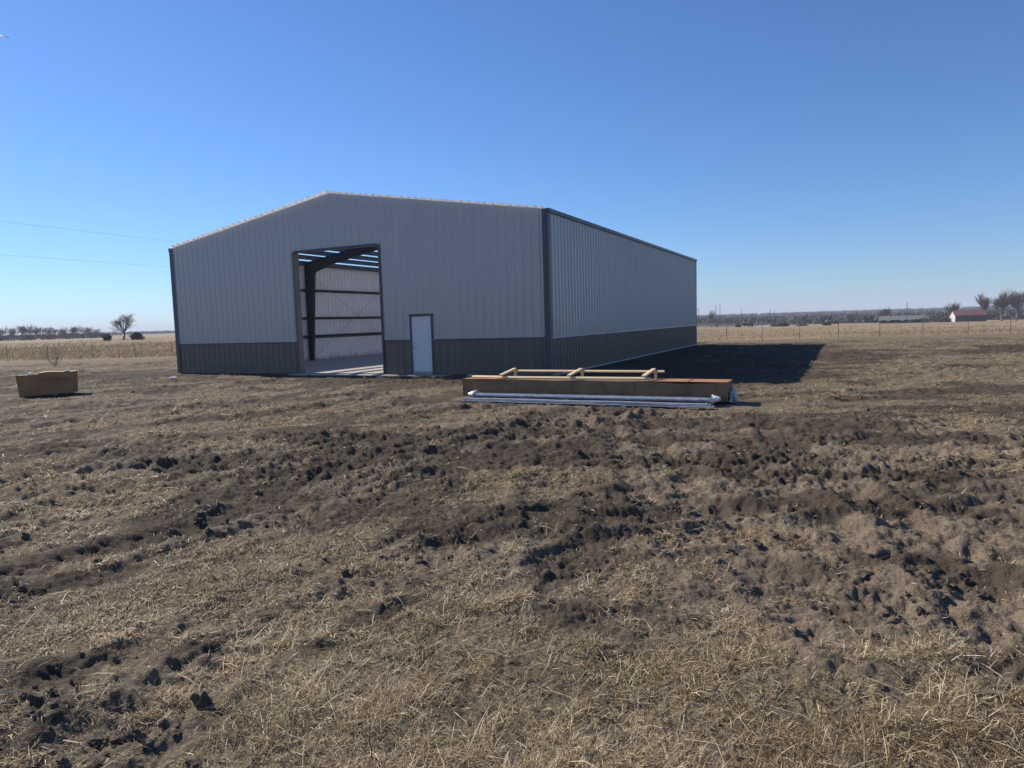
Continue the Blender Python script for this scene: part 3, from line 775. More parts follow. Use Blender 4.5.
# ------------------------------------------------------------------ packages in front
PA = np.array([-1.23, 17.0]); PB = np.array([4.46, 14.17]); PL = hypot(*(PB - PA)); PR = atan2(*(PB - PA)[::-1])
def package():
    root = empty('cardboard_crate', (PA[0], PA[1], 0), PR)
    tag(root, 'long low brown cardboard wrapped crate lying in front of the metal building', 'crate')
    H, D = .455, .62
    rnd = random.Random(4); nx = 64
    # body: long box whose sides bow a little, with the top flap sagging
    vs = []; fs = []
    ring = [(0, .03), (0, .5), (0, 1), (.5, 1.0), (1, 1), (1, .5), (1, .03)]
    for i in range(nx + 1):
        u = i / nx; x = u * PL
        bow = .012 * sin(u * 23) + .008 * sin(u * 51 + 1)
        sag = -.018 * (1 - abs(2 * ((u * 4.02) % 1) - 1)) - (.03 * sin(pi * (u - .74) / .26) if u > .74 else 0)
        for a, b_ in ring:
            y = a * D + (bow if a == 0 else -bow if a == 1 else 0) * (1 if b_ == .5 else .25)
            z = .03 + (H - .03) * b_ + (sag if b_ == 1 else 0) + rnd.uniform(-.002, .002)
            vs.append((x + (.01 if b_ < .6 else 0) * (1 if i == 0 else 0), y, z))
    R = len(ring)
    for i in range(nx):
        for k in range(R - 1): fs.append((i * R + k, i * R + k + 1, (i + 1) * R + k + 1, (i + 1) * R + k))
        fs.append((i * R + R - 1, i * R, (i + 1) * R, (i + 1) * R + R - 1))
    fs.append(tuple(range(R))); fs.append(tuple(nx * R + k for k in range(R - 1, -1, -1)))
    MB().add(vs, fs).build('box_body', M['card2'], root)
    mb = MB(); e = .004
    mb.box((PL * .09, D / 2, H + .006), PL * .175, D + .02, .012); mb.build('lid', M['card'], root); mb = MB()
    mb.box((PL * .87, D / 2, H - .003), PL * .25, D + .03, .010, ex=(1, 0, -.004))
    mb.build('lid', M['card'], root)
    for u in (.055, .205, .46, .69, .87):
        MB().add(*strap(u * PL, D, H)).build('strap', M['trim'] if u > .1 else M['card'], root)
    # lumber on top: far rail raised on the cross pieces
    x0, x1 = 1.02, PL * .735
    near = MB().beam((x0 - .06, .045, H + .050), (x1 + .05, .05, H + .055), .035, .055, up=(0, .75, .66)).build('rail', M['wood'], root, bevel=.003)
    MB().beam((x0 + .10, D - .02, H + .165), (x1 + .22, D - .03, H + .165), .035, .05, up=(0, .75, .66)).build('rail', M['wood'], root, bevel=.003)
    MB().beam((.12, D * .5, H + .035), (x0 - .1, D * .42, H + .035), .04, .07, up=(0, .8, .6)).build('rail', M['wood'], root, bevel=.003)
    for k in range(3):
        x = x0 + .10 + (x1 - x0 - .16) * k / 2
        MB().beam((x - .03, -.03, H + .105), (x + .03, D + .02, H + .215), .09, .04).build('cross_piece', M['wood'], root, bevel=.003)
        MB().beam((x + .10, D - .10, H + .0), (x + .10, D - .10, H + .14), .10, .04, (1, 0, 0)).build('block', M['wood'], root, bevel=.003)
    # crumpled plastic at the right hand end
    rnd = random.Random(9); vs = []; fs = []; n1, n2 = 12, 9
    for i in range(n1):
        for j in range(n2):
            u = i / (n1 - 1); v = j / (n2 - 1)
            vs.append((PL + .03 + .10 * sin(pi * v) * (1 - .4 * u) + rnd.uniform(-.03, .03), .05 + v * (D - .1), .01 + u * .26 + rnd.uniform(-.02, .02)))
    for i in range(n1 - 1):
        for j in range(n2 - 1): fs.append((i * n2 + j, i * n2 + j + 1, (i + 1) * n2 + j + 1, (i + 1) * n2 + j))
    o = MB().add(vs, fs).build('plastic_wrap', M['wrap'], root); o.modifiers.new('thick', 'SOLIDIFY').thickness = .003
    for u in (.1, .37, .63, .9): MB().box((PL * u, D / 2, .012), .09, D + .02, .04).build('skid', M['wood'], root)
def strap(x, D, H):
    w = .018; t = .004
    o = MB()
    o.box((x, -.016, H / 2), w, t, H - .02); o.box((x, D / 2, H + .014), w, D + .04, t)
    return o.v, o.f
package()

def wrapped_bundle():
    q = PA + np.array([.437, .899]) * 0 + np.array([-.437, -.899]) * .46 + np.array([.899, -.437]) * .52
    root = empty('trim_bundle', (q[0], q[1], 0), PR)
    tag(root, 'pale plastic wrapped bundle of long trim lying against the front of the cardboard crate', 'trim bundle')
    L = 5.55; rnd = random.Random(2); nx = 90; R = 10; vs = []; fs = []
    for i in range(nx + 1):
        x = i / nx * L; e = 1 + .02 * sin(i * .9) + rnd.uniform(-.02, .02)
        for k in range(R):
            a = 2 * pi * k / R + pi / R
            cy, cz = cos(a), sin(a); s = 1 / max(abs(cy), abs(cz)) ** .95
            vs.append((x, .19 + .17 * cy * s * e + rnd.uniform(-.004, .004), .105 + .042 * cz * s * e + rnd.uniform(-.004, .004)))
    for i in range(nx):
        for k in range(R): fs.append((i * R + k, (i + 1) * R + k, (i + 1) * R + (k + 1) % R, i * R + (k + 1) % R))
    fs.append(tuple(range(R))); fs.append(tuple(nx * R + k for k in range(R - 1, -1, -1)))
    MB().add(vs, fs).build('wrapped_trim', M['wrap'], root, smooth=True)
    # torn film at both ends
    for x0, sg in ((.0, -1), (L, 1)):
        vs = []; fs = []; n1, n2 = 8, 11
        for i in range(n1):
            for j in range(n2):
                u = i / (n1 - 1); a = 2 * pi * j / (n2 - 1)
                vs.append((x0 + sg * u * .16 + rnd.uniform(-.02, .02), .19 + (.19 - .09 * u) * cos(a) + rnd.uniform(-.02, .02), .125 + (.085 - .05 * u) * sin(a) + rnd.uniform(-.015, .02)))
        for i in range(n1 - 1):
            for j in range(n2 - 1): fs.append((i * n2 + j, i * n2 + j + 1, (i + 1) * n2 + j + 1, (i + 1) * n2 + j))
        MB().add(vs, fs).build('torn_film', M['film'], root, smooth=True)
    for x in (.6, 2.4, 4.1, 5.5): MB().box((x, .19, .03), .09, .40, .06).build('bearer', M['wood'], root)
m, nt, b = mat('white_plastic_film'); b.inputs['Base Color'].default_value = (.8, .82, .86, 1); b.inputs['Roughness'].default_value = .2
bump(nt, b, noise(nt, 30, 4, .6), .7, .02); M['film'] = m
wrapped_bundle()

def panel_stack():
    q = PA + np.array([-.437, -.899]) * .92 + np.array([.899, -.437]) * .50
    root = empty('panel_stack', (q[0], q[1], 0), PR)
    tag(root, 'thin flat stack of bluish metal strips lying lowest in front of the wrapped trim bundle', 'metal strips')
    L = 5.7
    for k, (y0, w, z, l0, l1) in enumerate(((.10, .24, .022, 0, L), (.12, .20, .048, .03, L - .06), (.13, .18, .070, .0, L - .12))):
        n = 40; vs = []; fs = []; prof = [(-w / 2, 0), (-w / 2, .016), (-w / 2 + .02, .022), (w / 2 - .02, .022), (w / 2, .016), (w / 2, 0)]
        for i in range(n + 1):
            x = l0 + (l1 - l0) * i / n
            for py_, pz in prof: vs.append((x, y0 + py_ + .004 * sin(i * .5 + k), z + pz + .003 * sin(i * .37 + k * 2)))
        for i in range(n):
            for j in range(6): fs.append((i * 6 + j, (i + 1) * 6 + j, (i + 1) * 6 + (j + 1) % 6, i * 6 + (j + 1) % 6))
        fs.append(tuple(range(6))); fs.append(tuple(n * 6 + k2 for k2 in range(5, -1, -1)))
        MB().add(vs, fs).build('strip', M['panelstack'], root)
    for x in (.5, 2.2, 3.9, 5.4): MB().box((x, .10, .008), .09, .26, .03).build('bearer', M['wood'], root)
panel_stack()

# cardboard carton at the left
def carton():
    A_ = site(19.5, 397.3); rz = radians(27); L = 1.46
    root = empty('cardboard_carton', (A_[0], A_[1], 0), rz)
    tag(root, 'big slumped brown cardboard carton standing alone on the bare soil left of the building', 'carton')
    D = .62; n = 26; m_ = 9; vs = []; fs = []; rnd = random.Random(8)
    def hz(u, v):   # top surface, crushed at the left
        return .68 + .025 * sstep(.30, .55, u) - .05 * v * (1 - u) - .012 * sin(u * 9) * (1 - v) + .01 * v * u
    ring_pts = lambda u: [(-.02 + .03 * (1 - u), .06 * u + .0), (0, .2), (-.02, .45), (0, 'f'), (.33, 't'), (.66, 't'), (1, 'b'), (1.01, .4), (1, .03)]
    R = 9
    for i in range(n + 1):
        u = i / n
        for k, (a, z) in enumerate(ring_pts(u)):
            zz = hz(u, a) if isinstance(z, str) else z
            if z == 'f': zz -= .012
            lean = -.05 * (1 - u) * zz
            bul = .02 * sin(u * 7) * (1 if k in (1, 2) else 0)
            vs.append((u * L - .10 * zz * (1 - u) * .7 + .05 * zz * u, a * D + lean - bul, zz + rnd.uniform(-.003, .003)))
    for i in range(n):
        for k in range(R - 1): fs.append((i * R + k, i * R + k + 1, (i + 1) * R + k + 1, (i + 1) * R + k))
        fs.append((i * R + R - 1, i * R, (i + 1) * R, (i + 1) * R + R - 1))
    fs.append(tuple(range(R))); fs.append(tuple(n * R + k for k in range(R - 1, -1, -1)))
    MB().add(vs, fs).build('box_body', M['card'], root)
    # flap folded over the front, and the seam tape
    mb = MB(); N1 = 20; vs = []; fs = []
    for i in range(N1 + 1):
        u = .38 + .62 * i / N1
        z = float(hz(np.array(u), np.array(0.)))
        x = u * L + .05 * z * u - .10 * z * (1 - u) * .7
        vs += [(x, -.05 + .0, z - .20 + .02 * sin(i)), (x, -.035, z + .005), (x, .25, z + .02)]
    for i in range(N1):
        for k in range(2): fs.append((3 * i + k, 3 * i + k + 1, 3 * i + 4 + k, 3 * i + 3 + k))
    o = mb.add(vs, fs).build('flap', M['card'], root); o.modifiers.new('thick', 'SOLIDIFY').thickness = .008
    for u, w in ((.26, .16), (.84, .14)):
        z = float(hz(np.array(u), np.array(.1)))
        MB().box((u * L + (.03 if u > .5 else -.07), .08, z + .035), w, .20, .03, ex=(1, 0, .1)).build('plastic_scrap', M['film'], root, bevel=.008)
    MB().box((L * .5, .40, .025), L * .9, .09, .05).build('skid', M['wood'], root)
    MB().box((L * .5, .80, .025), L * .9, .09, .05).build('skid', M['wood'], root)
carton()

# ------------------------------------------------------------------ fence
def zat(x, y): return float(relief(np.array([float(x)]), np.array([float(y)]))[0][0])
def fence():
    root = empty('wire_fence', (0, 51, 0)); tag(root, 'long low wire fence on thin dark posts between the worked soil and the dry field', 'wire fence')
    def yf(x): return 52.6 - .055 * x
    def xf(px):
        X, Y, _ = sight(px, 325); return 52.6 * X / Y / (1 + .055 * X / Y)
    seen = [xf(p) for p in (4, 45, 90.5, 132.5, 169.5)] + [xf(p) for p in (727, 762.5, 799.5, 838.5, 879.5, 923, 968.5, 1011)]
    xs = list(np.arange(seen[0] - 3.1 * 9, seen[0] - 1, 3.1)) + seen[:5] + list(np.linspace(seen[4], seen[5], 15)[1:-1]) + seen[5:] + list(np.arange(seen[-1] + 3, 66, 3.0))
    tops = []
    for i, x in enumerate(xs):
        y = yf(x); z = zat(x, y)
        lean = random.uniform(-.04, .04); h = random.uniform(1.05, 1.22)
        mb = MB(); r = random.uniform(.015, .021)
        mb.tube([(x, y - 51, z - .2), (x + lean, y - 51, z + h)], [r, r * .9], 6); mb.build('post', M['post'], root)
        tops.append((x, y - 51, z))
    for h in (.35, .62, .88, 1.08):
        pts = []
        for (a, b_, c), (a2, b2, c2) in zip(tops, tops[1:]):
            pts.append((a, b_ - .03, c + h)); pts.append(((a + a2) / 2, (b_ + b2) / 2 - .03, (c + c2) / 2 + h - .02))
        MB().tube(pts, .0045, 4).build('wire', M['wire'], root)
fence()

# ------------------------------------------------------------------ trees
def limb_tree(seed, H, spread, levels=5, trunk_r=None, forks=3, low=.18, droop=0.0):
    """returns (trunk MB, crown MB) of a bare tree standing at the origin"""
    rnd = random.Random(seed); T = MB(); C_ = MB(); r0 = trunk_r or H * .013
    def grow(p, d, L, r, lev):
        pts = [p]; rad = [r]; q = p; dd = d.copy(); n = 3 if lev > 2 else 2
        for i in range(n):
            dd = (dd + Vector((rnd.uniform(-1, 1), rnd.uniform(-1, 1), rnd.uniform(-.3, .6) - droop)) * .20).normalized()
            q = q + dd * L / n; pts.append(q); rad.append(r * (1 - .5 * (i + 1) / n))
        (T if lev >= levels else C_).tube(pts, rad, 5 if lev > 2 else 3, cap=False)
        if lev == 0: return
        k = forks + (1 if rnd.random() < .5 else 0) + (1 if lev <= 2 else 0)
        for j in range(k):
            a = 2 * pi * (j + rnd.random() * .7) / k; sp = rnd.uniform(.30, .85) * spread * (.6 if j == 0 else 1)
            o = dd.orthogonal().normalized(); o.rotate(Matrix.Rotation(a, 3, dd))
            nd = (dd * cos(sp) + o * sin(sp) + Vector((0, 0, .22))).normalized()
            qf = (1 if j == 0 else rnd.uniform(.3 if lev < levels else .8, 1)) * (len(pts) - 1); qi = min(int(qf), len(pts) - 2); start = pts[qi] + (pts[qi + 1] - pts[qi]) * (qf - qi)
            grow(start, nd, L * rnd.uniform(.66, .95), r * .55, lev - 1)
    grow(Vector((0, 0, -.1)), Vector((rnd.uniform(-.06, .06), rnd.uniform(-.06, .06), 1)).normalized(), H * low, r0, levels)
    # scale to the wanted height
    mz = max(v[2] for v in C_.v); s = H / mz
    for mb_ in (T, C_): mb_.v = [(v[0] * s, v[1] * s, v[2] * s) for v in mb_.v]
    return T, C_

def make_tree(name, seed, H, spread, loc, label, cat='tree', group=None, **kw):
    T, C_ = limb_tree(seed, H, spread, **kw)
    root = empty(name, loc); tag(root, label, cat, group)
    T.build('trunk', M['twig'], root); C_.build('crown', M['twig'], root)
    return root

def ground_point(px, dist):
    x, y = column_at(px, dist); return (x, y, zat(x, y) - .02)

# lone tree at the left with its two cedars
make_tree('bare_tree', 17, 8.4, 1.15, ground_point(123, 232), 'lone wide bare tree far left in the dry field between two dark cedars', levels=5, forks=3, low=.08, trunk_r=.11)
def sprays(name, n, rx, rz, size, material, seed, shape='round', zc=None):
    r = np.random.default_rng(seed); u = r.normal(0, 1, (n, 3)); u /= np.linalg.norm(u, axis=1)[:, None]; q = r.uniform(.35, 1, n) ** .5
    lump = 1 + .28 * np.sin(u[:, 0] * 5 + seed) * np.cos(u[:, 2] * 4 + seed * 2) + .18 * np.sin(u[:, 1] * 9 + seed)
    p = u * (q * lump)[:, None] * np.array([rx, rx, rz / 2]); p[:, 2] += (zc if zc is not None else rz / 2)
    if shape == 'cone': k = np.clip(1.25 - p[:, 2] / rz, .1, 1); p[:, 0] *= k; p[:, 1] *= k
    p[:, 2] = np.abs(p[:, 2] - .12 * rz) * 1.05
    d = r.normal(0, 1, (n, 3)) + np.array([0, 0, .6]); d /= np.linalg.norm(d, axis=1)[:, None]
    s = np.cross(d, r.normal(0, 1, (n, 3))); s /= np.linalg.norm(s, axis=1)[:, None]
    L = size * r.uniform(.6, 1.5, (n, 1)); W = L * .28
    v = np.stack([p - s * W, p + s * W, p + d * L + s * W * .3, p + d * L - s * W * .3], 1).reshape(-1, 3)
    me = mesh_np(name, v, np.arange(4 * n), np.full(n, 4), [material]); attr(me, 'tone', np.repeat(r.uniform(0, 1, n), 4))
    return me
def leafy(name, part_name, me, loc, label, cat, group=None, stem_h=.5, stem_r=.05):
    root = empty(name, loc); tag(root, label, cat, group)
    o = bpy.data.objects.new(part_name, me); COL.objects.link(o); o.parent = root
    MB().tube([(0, 0, -.1), (.03, .02, stem_h)], [stem_r, stem_r * .6], 6).build('trunk', M['twig'], root)
    return root
leafy('cedar_shrub', 'foliage', sprays('foliage', 1100, 1.0, 1.9, .30, M['cedar'], 3), ground_point(106.5, 228), 'small dark cedar at the left foot of the lone bare tree', 'cedar')
leafy('cedar_shrub', 'foliage', sprays('foliage', 1700, 1.6, 2.2, .32, M['cedar'], 4), ground_point(136.5, 226), 'wider dark cedar at the right foot of the lone bare tree', 'cedar')

# bare shrub by the fence at the left
def bare_shrub(loc, H, seed, label, n=16, r=.012, group=None):
    rnd = random.Random(seed); root = empty('bare_shrub', loc); tag(root, label, 'shrub', group); S = MB(); Tw = MB()
    for i in range(n):
        a = rnd.uniform(0, 2 * pi); t = rnd.uniform(.1, .75); d = Vector((cos(a) * sin(t), sin(a) * sin(t), cos(t))); p = Vector((rnd.uniform(-.08, .08), rnd.uniform(-.08, .08), -.05))
        L = H * rnd.uniform(.6, 1.05); pts = [p, p + d * L * .5, p + (d + Vector((0, 0, .25))) * L * .95]
        S.tube(pts, [r, r * .7, r * .25], 4, cap=False)
        for k in range(9):
            q = pts[1].lerp(pts[2], rnd.random()) if k % 3 else pts[0].lerp(pts[1], rnd.uniform(.4, 1))
            e = (d + Vector((rnd.uniform(-1, 1), rnd.uniform(-1, 1), rnd.uniform(-.2, .9)))).normalized() * H * rnd.uniform(.12, .35)
            Tw.tube([q, q + e], [r * .4, r * .15], 3, cap=False)
    S.build('stem', M['twig'], root); Tw.build('twigs', M['twig'], root)
    return root
bare_shrub(ground_point(53, 49), 1.25, 5, 'small bare brown shrub in front of the wire fence, left of the lone bare tree', n=16, r=.008)

# left tree line: individual bare trees, three kinds
protos = []
for k, (s, H, sp) in enumerate(((21, 9.5, .8), (22, 8.2, .9), (23, 7.0, 1.0))):
    protos.append((s, H, sp))
line = [(-38, 7.5), (-22, 8.5), (-9, 9), (2, 8.6), (9, 9.2), (14, 8.4), (22, 9.6), (27, 10.4), (32, 9.5), (37, 8.2), (42, 9.2), (47, 8.4), (54, 8.2), (60, 7.6), (66, 8.3), (73, 8.6), (79, 8.9), (84, 7.9), (90, 7.7), (95, 7.2)]
desc = ['leftmost tree of the far left tree line, cut by the picture edge', 'first', 'second', 'third', 'tall', 'fifth', 'sixth']
first = {}
for i, (px, h) in enumerate(line):
    k = i % 3; dist = 470 + 25 * ((i * 7) % 5)
    if k not in first:
        T, C_ = limb_tree(protos[k][0], protos[k][1], protos[k][2], levels=5, low=.10)
        r_ = empty('bare_tree', (0, 0, 0)); T.build('trunk', M['twig'], r_); C_.build('crown', M['twig'], r_); first[k] = r_; o = r_
    else:
        o = copy_tree(first[k])
    o.location = ground_point(px, dist); o.rotation_euler.z = i * 1.3; s = h / protos[k][1] * dist / 500; o.scale = (s * 1.15, s * 1.15, s)
    tag(o, 'small hazy bare tree in the distant grey tree line along the left horizon', 'tree', 'trees of the distant left tree line')
# brush under the tree line: one mass nobody could count
def woods(name, label, cat, pts, hs, w, material, per, leaf):
    n = len(pts); V = []; r = np.random.default_rng(len(pts)); 
    P = np.repeat(np.array(pts), per, 0); Hs = np.repeat(np.array(hs), per)
    m_ = len(P); off = r.normal(0, .42, (m_, 2)) * (np.repeat(np.array(w), per))[:, None]
    zz = np.clip(r.beta(1.6, 1.5, m_), 0, 1) * Hs
    taper = np.sqrt(np.clip(1.05 - zz / Hs, .05, 1))
    c = np.column_stack([P[:, 0] + off[:, 0] * taper, P[:, 1] + off[:, 1] * taper, P[:, 2] + zz])
    d = r.normal(0, .6, (m_, 3)) + np.array([0, 0, .9]); d /= np.linalg.norm(d, axis=1)[:, None]
    s = np.cross(d, r.normal(0, 1, (m_, 3))); s /= np.linalg.norm(s, axis=1)[:, None]
    L = leaf * r.uniform(.6, 1.5, (m_, 1)); W = L * .16
    v = np.stack([c - s * W, c + s * W, c + d * L + s * W * .2, c + d * L - s * W * .2], 1).reshape(-1, 3)
    me = mesh_np(name, v, np.arange(4 * m_), np.full(m_, 4), [material])
    tone = np.repeat(np.repeat(r.uniform(.1, .9, n), per) + r.normal(0, .15, m_), 4); attr(me, 'tone', tone)
    o = bpy.data.objects.new(name, me); COL.objects.link(o); tag(o, label, cat, kind='stuff'); return o
pts = []; hs = []; ws = []
for i in range(260):
    px = random.uniform(-120, 108); dist = random.uniform(470, 600); pts.append(ground_point(px, dist)); hs.append(random.uniform(1.4, 3.2)); ws.append(random.uniform(3, 7))
woods('brush', 'low grey brown brush under the distant left tree line', 'brush', pts, hs, ws, M['brush'], 90, 1.1)
# wooded horizon, far off
pts = []; hs = []; ws = []
for i in range(6400):
    a = math.radians(random.uniform(-44, 44)); d = sqrt(random.uniform(1150 ** 2, 3300 ** 2))
    if a > math.radians(6): d = sqrt(random.uniform(470 ** 2, 2700 ** 2)) if random.random() < .6 else random.uniform(460, 1000)
    x, y = d * sin(a), d * cos(a)
    if a > math.radians(6) and d < 1600 and fbm(np.array([x]), np.array([y]), 260, 3, 95)[0] < -.30 + .20 * (d < 800) - .5 * (a > math.radians(23)): continue
    pts.append((x, y, float(terrain(np.array([x]), np.array([y]))[0]) - .2)); hs.append(random.uniform(1.2, 3.2) if d < 1200 else random.uniform(2.5, 5)); ws.append(random.uniform(6, 14))
woods('distant_woods', 'dark bare woodland covering the low hills along the horizon', 'woodland', pts, hs, ws, M['farbrush'], 46, 2.6)

# named trees at the right
right_trees = [
 (887, 372, 8.2, .95, 31, 'low rounded bare tree behind the long grey barn'),
 (954, 366, 9.6, 1.0, 32, 'wide low bare tree behind the white gable end of the red roofed barn'),
 (981, 382, 14.0, .75, 33, 'tall upright bare tree above the red barn roof'),
 (1002, 372, 15.0, .8, 34, 'tall bare tree right of the red roofed barn, second from the picture edge'),
 (1017, 376, 14.6, .85, 35, 'tall bare tree at the right edge of the picture'),
 (711, 236, 6.2, .6, 37, 'slim bare tree close by the far corner of the metal building, beside two poles'),
]
for px, d, H, sp, s, lab in right_trees:
    make_tree('bare_tree', s, H, sp, ground_point(px, d), lab, group=None, levels=4, forks=4, low=.08 if sp > .7 else .2)

# shrubs and dark cedars out in the right hand field
for px, d, w, h, lab, mt in [
 (776, 285, 2.3, 1.7, 'left of two touching brown field shrubs right of the pale track', 'brush'),
 (784.5, 283, 1.5, 1.6, 'darker round shrub touching a brown one right of the pale track', 'cedar'),
 (802, 300, 2.0, 1.0, 'lone low brown shrub midway between the pale track and the standing black cow', 'brush'),
 (827, 300, 1.7, 1.3, 'grey green shrub just left of the standing black cow', 'cedar'),
 (738, 262, .8, .9, 'tiny dark shrub left of the cow by the pale track', 'cedar'),
 (930, 330, 2.6, 3.6, 'rounded brown thicket between the two barns', 'brush'),
 (916, 335, 2.6, 1.6, 'dark low cedar left of the thicket between the barns', 'cedar'),
 (923, 333, 2.2, 1.9, 'dark cedar touching the left side of the thicket between the barns', 'cedar'),
 (941, 338, 2.9, 1.5, 'dark low cedar right of the thicket between the barns', 'cedar'),
 (947, 342, 2.0, 1.7, 'dark cedar just left of the white gable of the red roofed barn', 'cedar')]:
    leafy('field_shrub', 'foliage', sprays('foliage', 700, w, h, .34, M[mt], int(px)), ground_point(px, d), lab, 'shrub')

# ------------------------------------------------------------------ barns
def barn(name, x0px, x1px, d, H, ridge, depth, wallm, roofm, gablem, lab, turn=1.01):
    a = Vector((*column_at(x0px, d), 0)); b_ = Vector((*column_at(x1px, d * turn), 0)); e = (b_ - a); L = e.length; rz = atan2(e.y, e.x)
    z = min(zat(a.x, a.y), zat(b_.x, b_.y)) - .1
    root = empty(name, (a.x, a.y, z), rz); tag(root, lab, 'barn')
    mb = MB(); mb.add([(0, 0, 0), (L, 0, 0), (L, 0, H), (0, 0, H)], [(0, 1, 2, 3)]); mb.add([(0, depth, 0), (L, depth, 0), (L, depth, H), (0, depth, H)], [(3, 2, 1, 0)]); mb.build('wall', wallm, root)
    for x, s in ((0, 1), (L, -1)):
        mb = MB(); v = [(x, 0, 0), (x, depth, 0), (x, depth, H), (x, depth / 2, ridge), (x, 0, H)]; mb.add(v, [(4, 3, 2, 1, 0) if s == 1 else (0, 1, 2, 3, 4)]); mb.build('gable_wall', gablem, root)
    mb = MB(); ov = .3; sl = (ridge - H) / (depth / 2)
    for s in (0, 1):
        y0 = -ov if s == 0 else depth + ov
        v = [(-ov, y0, H - sl * ov), (L + ov, y0, H - sl * ov), (L + ov, depth / 2, ridge), (-ov, depth / 2, ridge)]
        v2 = [(p[0], p[1], p[2] + .12) for p in v]
        mb.add(v + v2, [(0, 1, 2, 3), (7, 6, 5, 4), (0, 4, 5, 1), (2, 6, 7, 3), (1, 5, 6, 2), (3, 7, 4, 0)])
    mb.build('roof', roofm, root)
    for k in range(2):
        x = L * (.3 + .4 * k); MB().box((x, -.03, H * .42), L * .14, .06, H * .84).build('door', M['trim'], root)
    return root, L
rb, L = barn('red_roof_barn', 955.5, 987, 352, 2.9, 4.9, 7, M['barnwall'], M['redroof'], M['barnwhite'], 'small dark barn with faded red roof and white gable end under the tall bare trees')
gb, L = barn('grey_barn', 879.5, 929, 345, 1.3, 3.2, 8, M['barnwall'], M['greenroof'], M['barnwhite'], 'long low grey barn with small white gable end left of the red roofed barn', turn=1.0)
for px, d, w, lab in ((815, 620, 9, 'tiny white shed on the far hillside, left one above the standing cow'), (821.5, 700, 9, 'tiny white shed on the far hillside, right one above the standing cow'), (854, 720, 10, 'tiny pale house on the far wooded hillside right of the standing cow'), (1009, 520, 6, 'tiny pale shed among the trees right of the red roofed barn')):
    a, b_ = column_at(px, d); z = zat(a, b_); w *= .42; root = empty('distant_shed', (a, b_, z), .1); tag(root, lab, 'shed')
    h = 1.7
    mb = MB(); mb.box((0, 0, h / 2), w * .6, 3, h); mb.build('wall', M['barnwhite'], root)
    mb = MB(); mb.add([(-w * .33, -1.7, h), (w * .33, -1.7, h), (w * .33, 0, h + .8), (-w * .33, 0, h + .8), (w * .33, 1.7, h), (-w * .33, 1.7, h)], [(0, 1, 2, 3), (3, 2, 4, 5), (0, 3, 5), (1, 4, 2)]); mb.build('roof', M['barnwhite'], root)

# pale dirt track in the valley
def dirt_track():
    c = [(757, 272), (762, 300), (768, 345), (775, 410), (783, 480)]
    m, nt, b = mat('pale_gravel'); nt.links.new(ramp(nt, noise(nt, .6, 5), [(.3, (.40, .37, .33)), (.7, (.55, .52, .47))]), b.inputs['Base Color']); b.inputs['Roughness'].default_value = .9
    P = [Vector((*column_at(px, d), 0)) for px, d in c]; vs = []; fs = []; pts = []
    for i in range(len(P) - 1):
        for t in np.linspace(0, 1, 9)[:-1]: pts.append(P[i].lerp(P[i + 1], float(t)))
    pts.append(P[-1])
    for i, p in enumerate(pts):
        d = (pts[min(i + 1, len(pts) - 1)] - pts[max(i - 1, 0)]).normalized(); s = Vector((d.y, -d.x, 0)) * 2.6
        for k in (-1, -.33, .33, 1): q = p + s * k; vs.append((q.x, q.y, zat(q.x, q.y) + .12))
    for i in range(len(pts) - 1):
        for k in range(3): fs.append((4 * i + k, 4 * i + k + 1, 4 * i + 5 + k, 4 * i + 4 + k))
    tag(MB().add(vs, fs).build('gravel_track', m), kind='structure')
dirt_track()

# ------------------------------------------------------------------ cows
def cow_mesh():
    V = [(0, 0, 1.08), (.55, 0, 1.10), (-.55, 0, 1.12), (-.85, 0, 1.15), (.88, 0, 1.18), (1.15, 0, 1.22), (1.42, 0, 1.08)]
    Rr = [.36, .34, .33, .26, .22, .15, .09]
    E = [(0, 1), (0, 2), (2, 3), (1, 4), (4, 5), (5, 6)]
    def leg(at_, x, y, fr):
        k = len(V)
        V.extend([(x, y, .72), (x + (.02 if fr else -.07), y, .40), (x + (0 if fr else -.02), y, .06)]); Rr.extend([.12, .065, .055]); E.extend([(at_, k), (k, k + 1), (k + 1, k + 2)])
    leg(1, .58, .18, 1); leg(1, .50, -.18, 1); leg(3, -.78, .18, 0); leg(3, -.70, -.18, 0)
    k = len(V); V.extend([(-1.05, 0, 1.0), (-1.1, 0, .55)]); Rr.extend([.03, .03]); E.extend([(3, k), (k, k + 1)])
    k = len(V); V.extend([(1.12, .2, 1.30), (1.12, -.2, 1.30)]); Rr.extend([.03, .03]); E.extend([(5, k), (5, k + 1)])
    me = bpy.data.meshes.new('cow'); me.from_pydata(V, E, []); me.materials.append(M['cow'])
    o = bpy.data.objects.new('cow', me); COL.objects.link(o)
    md = o.modifiers.new('skin', 'SKIN'); 
    for i, v in enumerate(me.skin_vertices[0].data): v.radius = (Rr[i], Rr[i] * 1.05)
    me.skin_vertices[0].data[0].use_root = True
    s = o.modifiers.new('sub', 'SUBSURF'); s.levels = 1; s.render_levels = 2
    return o
cows = [(836.5, 300, .1, 'black cow standing side on right of the grey green shrub in the right field'),
        (746, 268, 3.0, 'black cow at the left end of the pale track in the right field'),
        (751, 276, .6, 'dark cow half hidden behind the one at the left end of the pale track'),
        (717, 300, 1.2, 'tiny dark cow close to the far corner of the metal building'),
        (874, 318, .2, 'leftmost black cow of those before the long grey barn'),
        (884, 316, 3.3, 'second black cow from the left before the long grey barn'),
        (892, 314, .1, 'third black cow from the left before the long grey barn'),
        (898, 318, 2.8, 'fourth black cow from the left before the long grey barn'),
        (906, 316, .4, 'rightmost black cow before the long grey barn')]
c0 = cow_mesh()
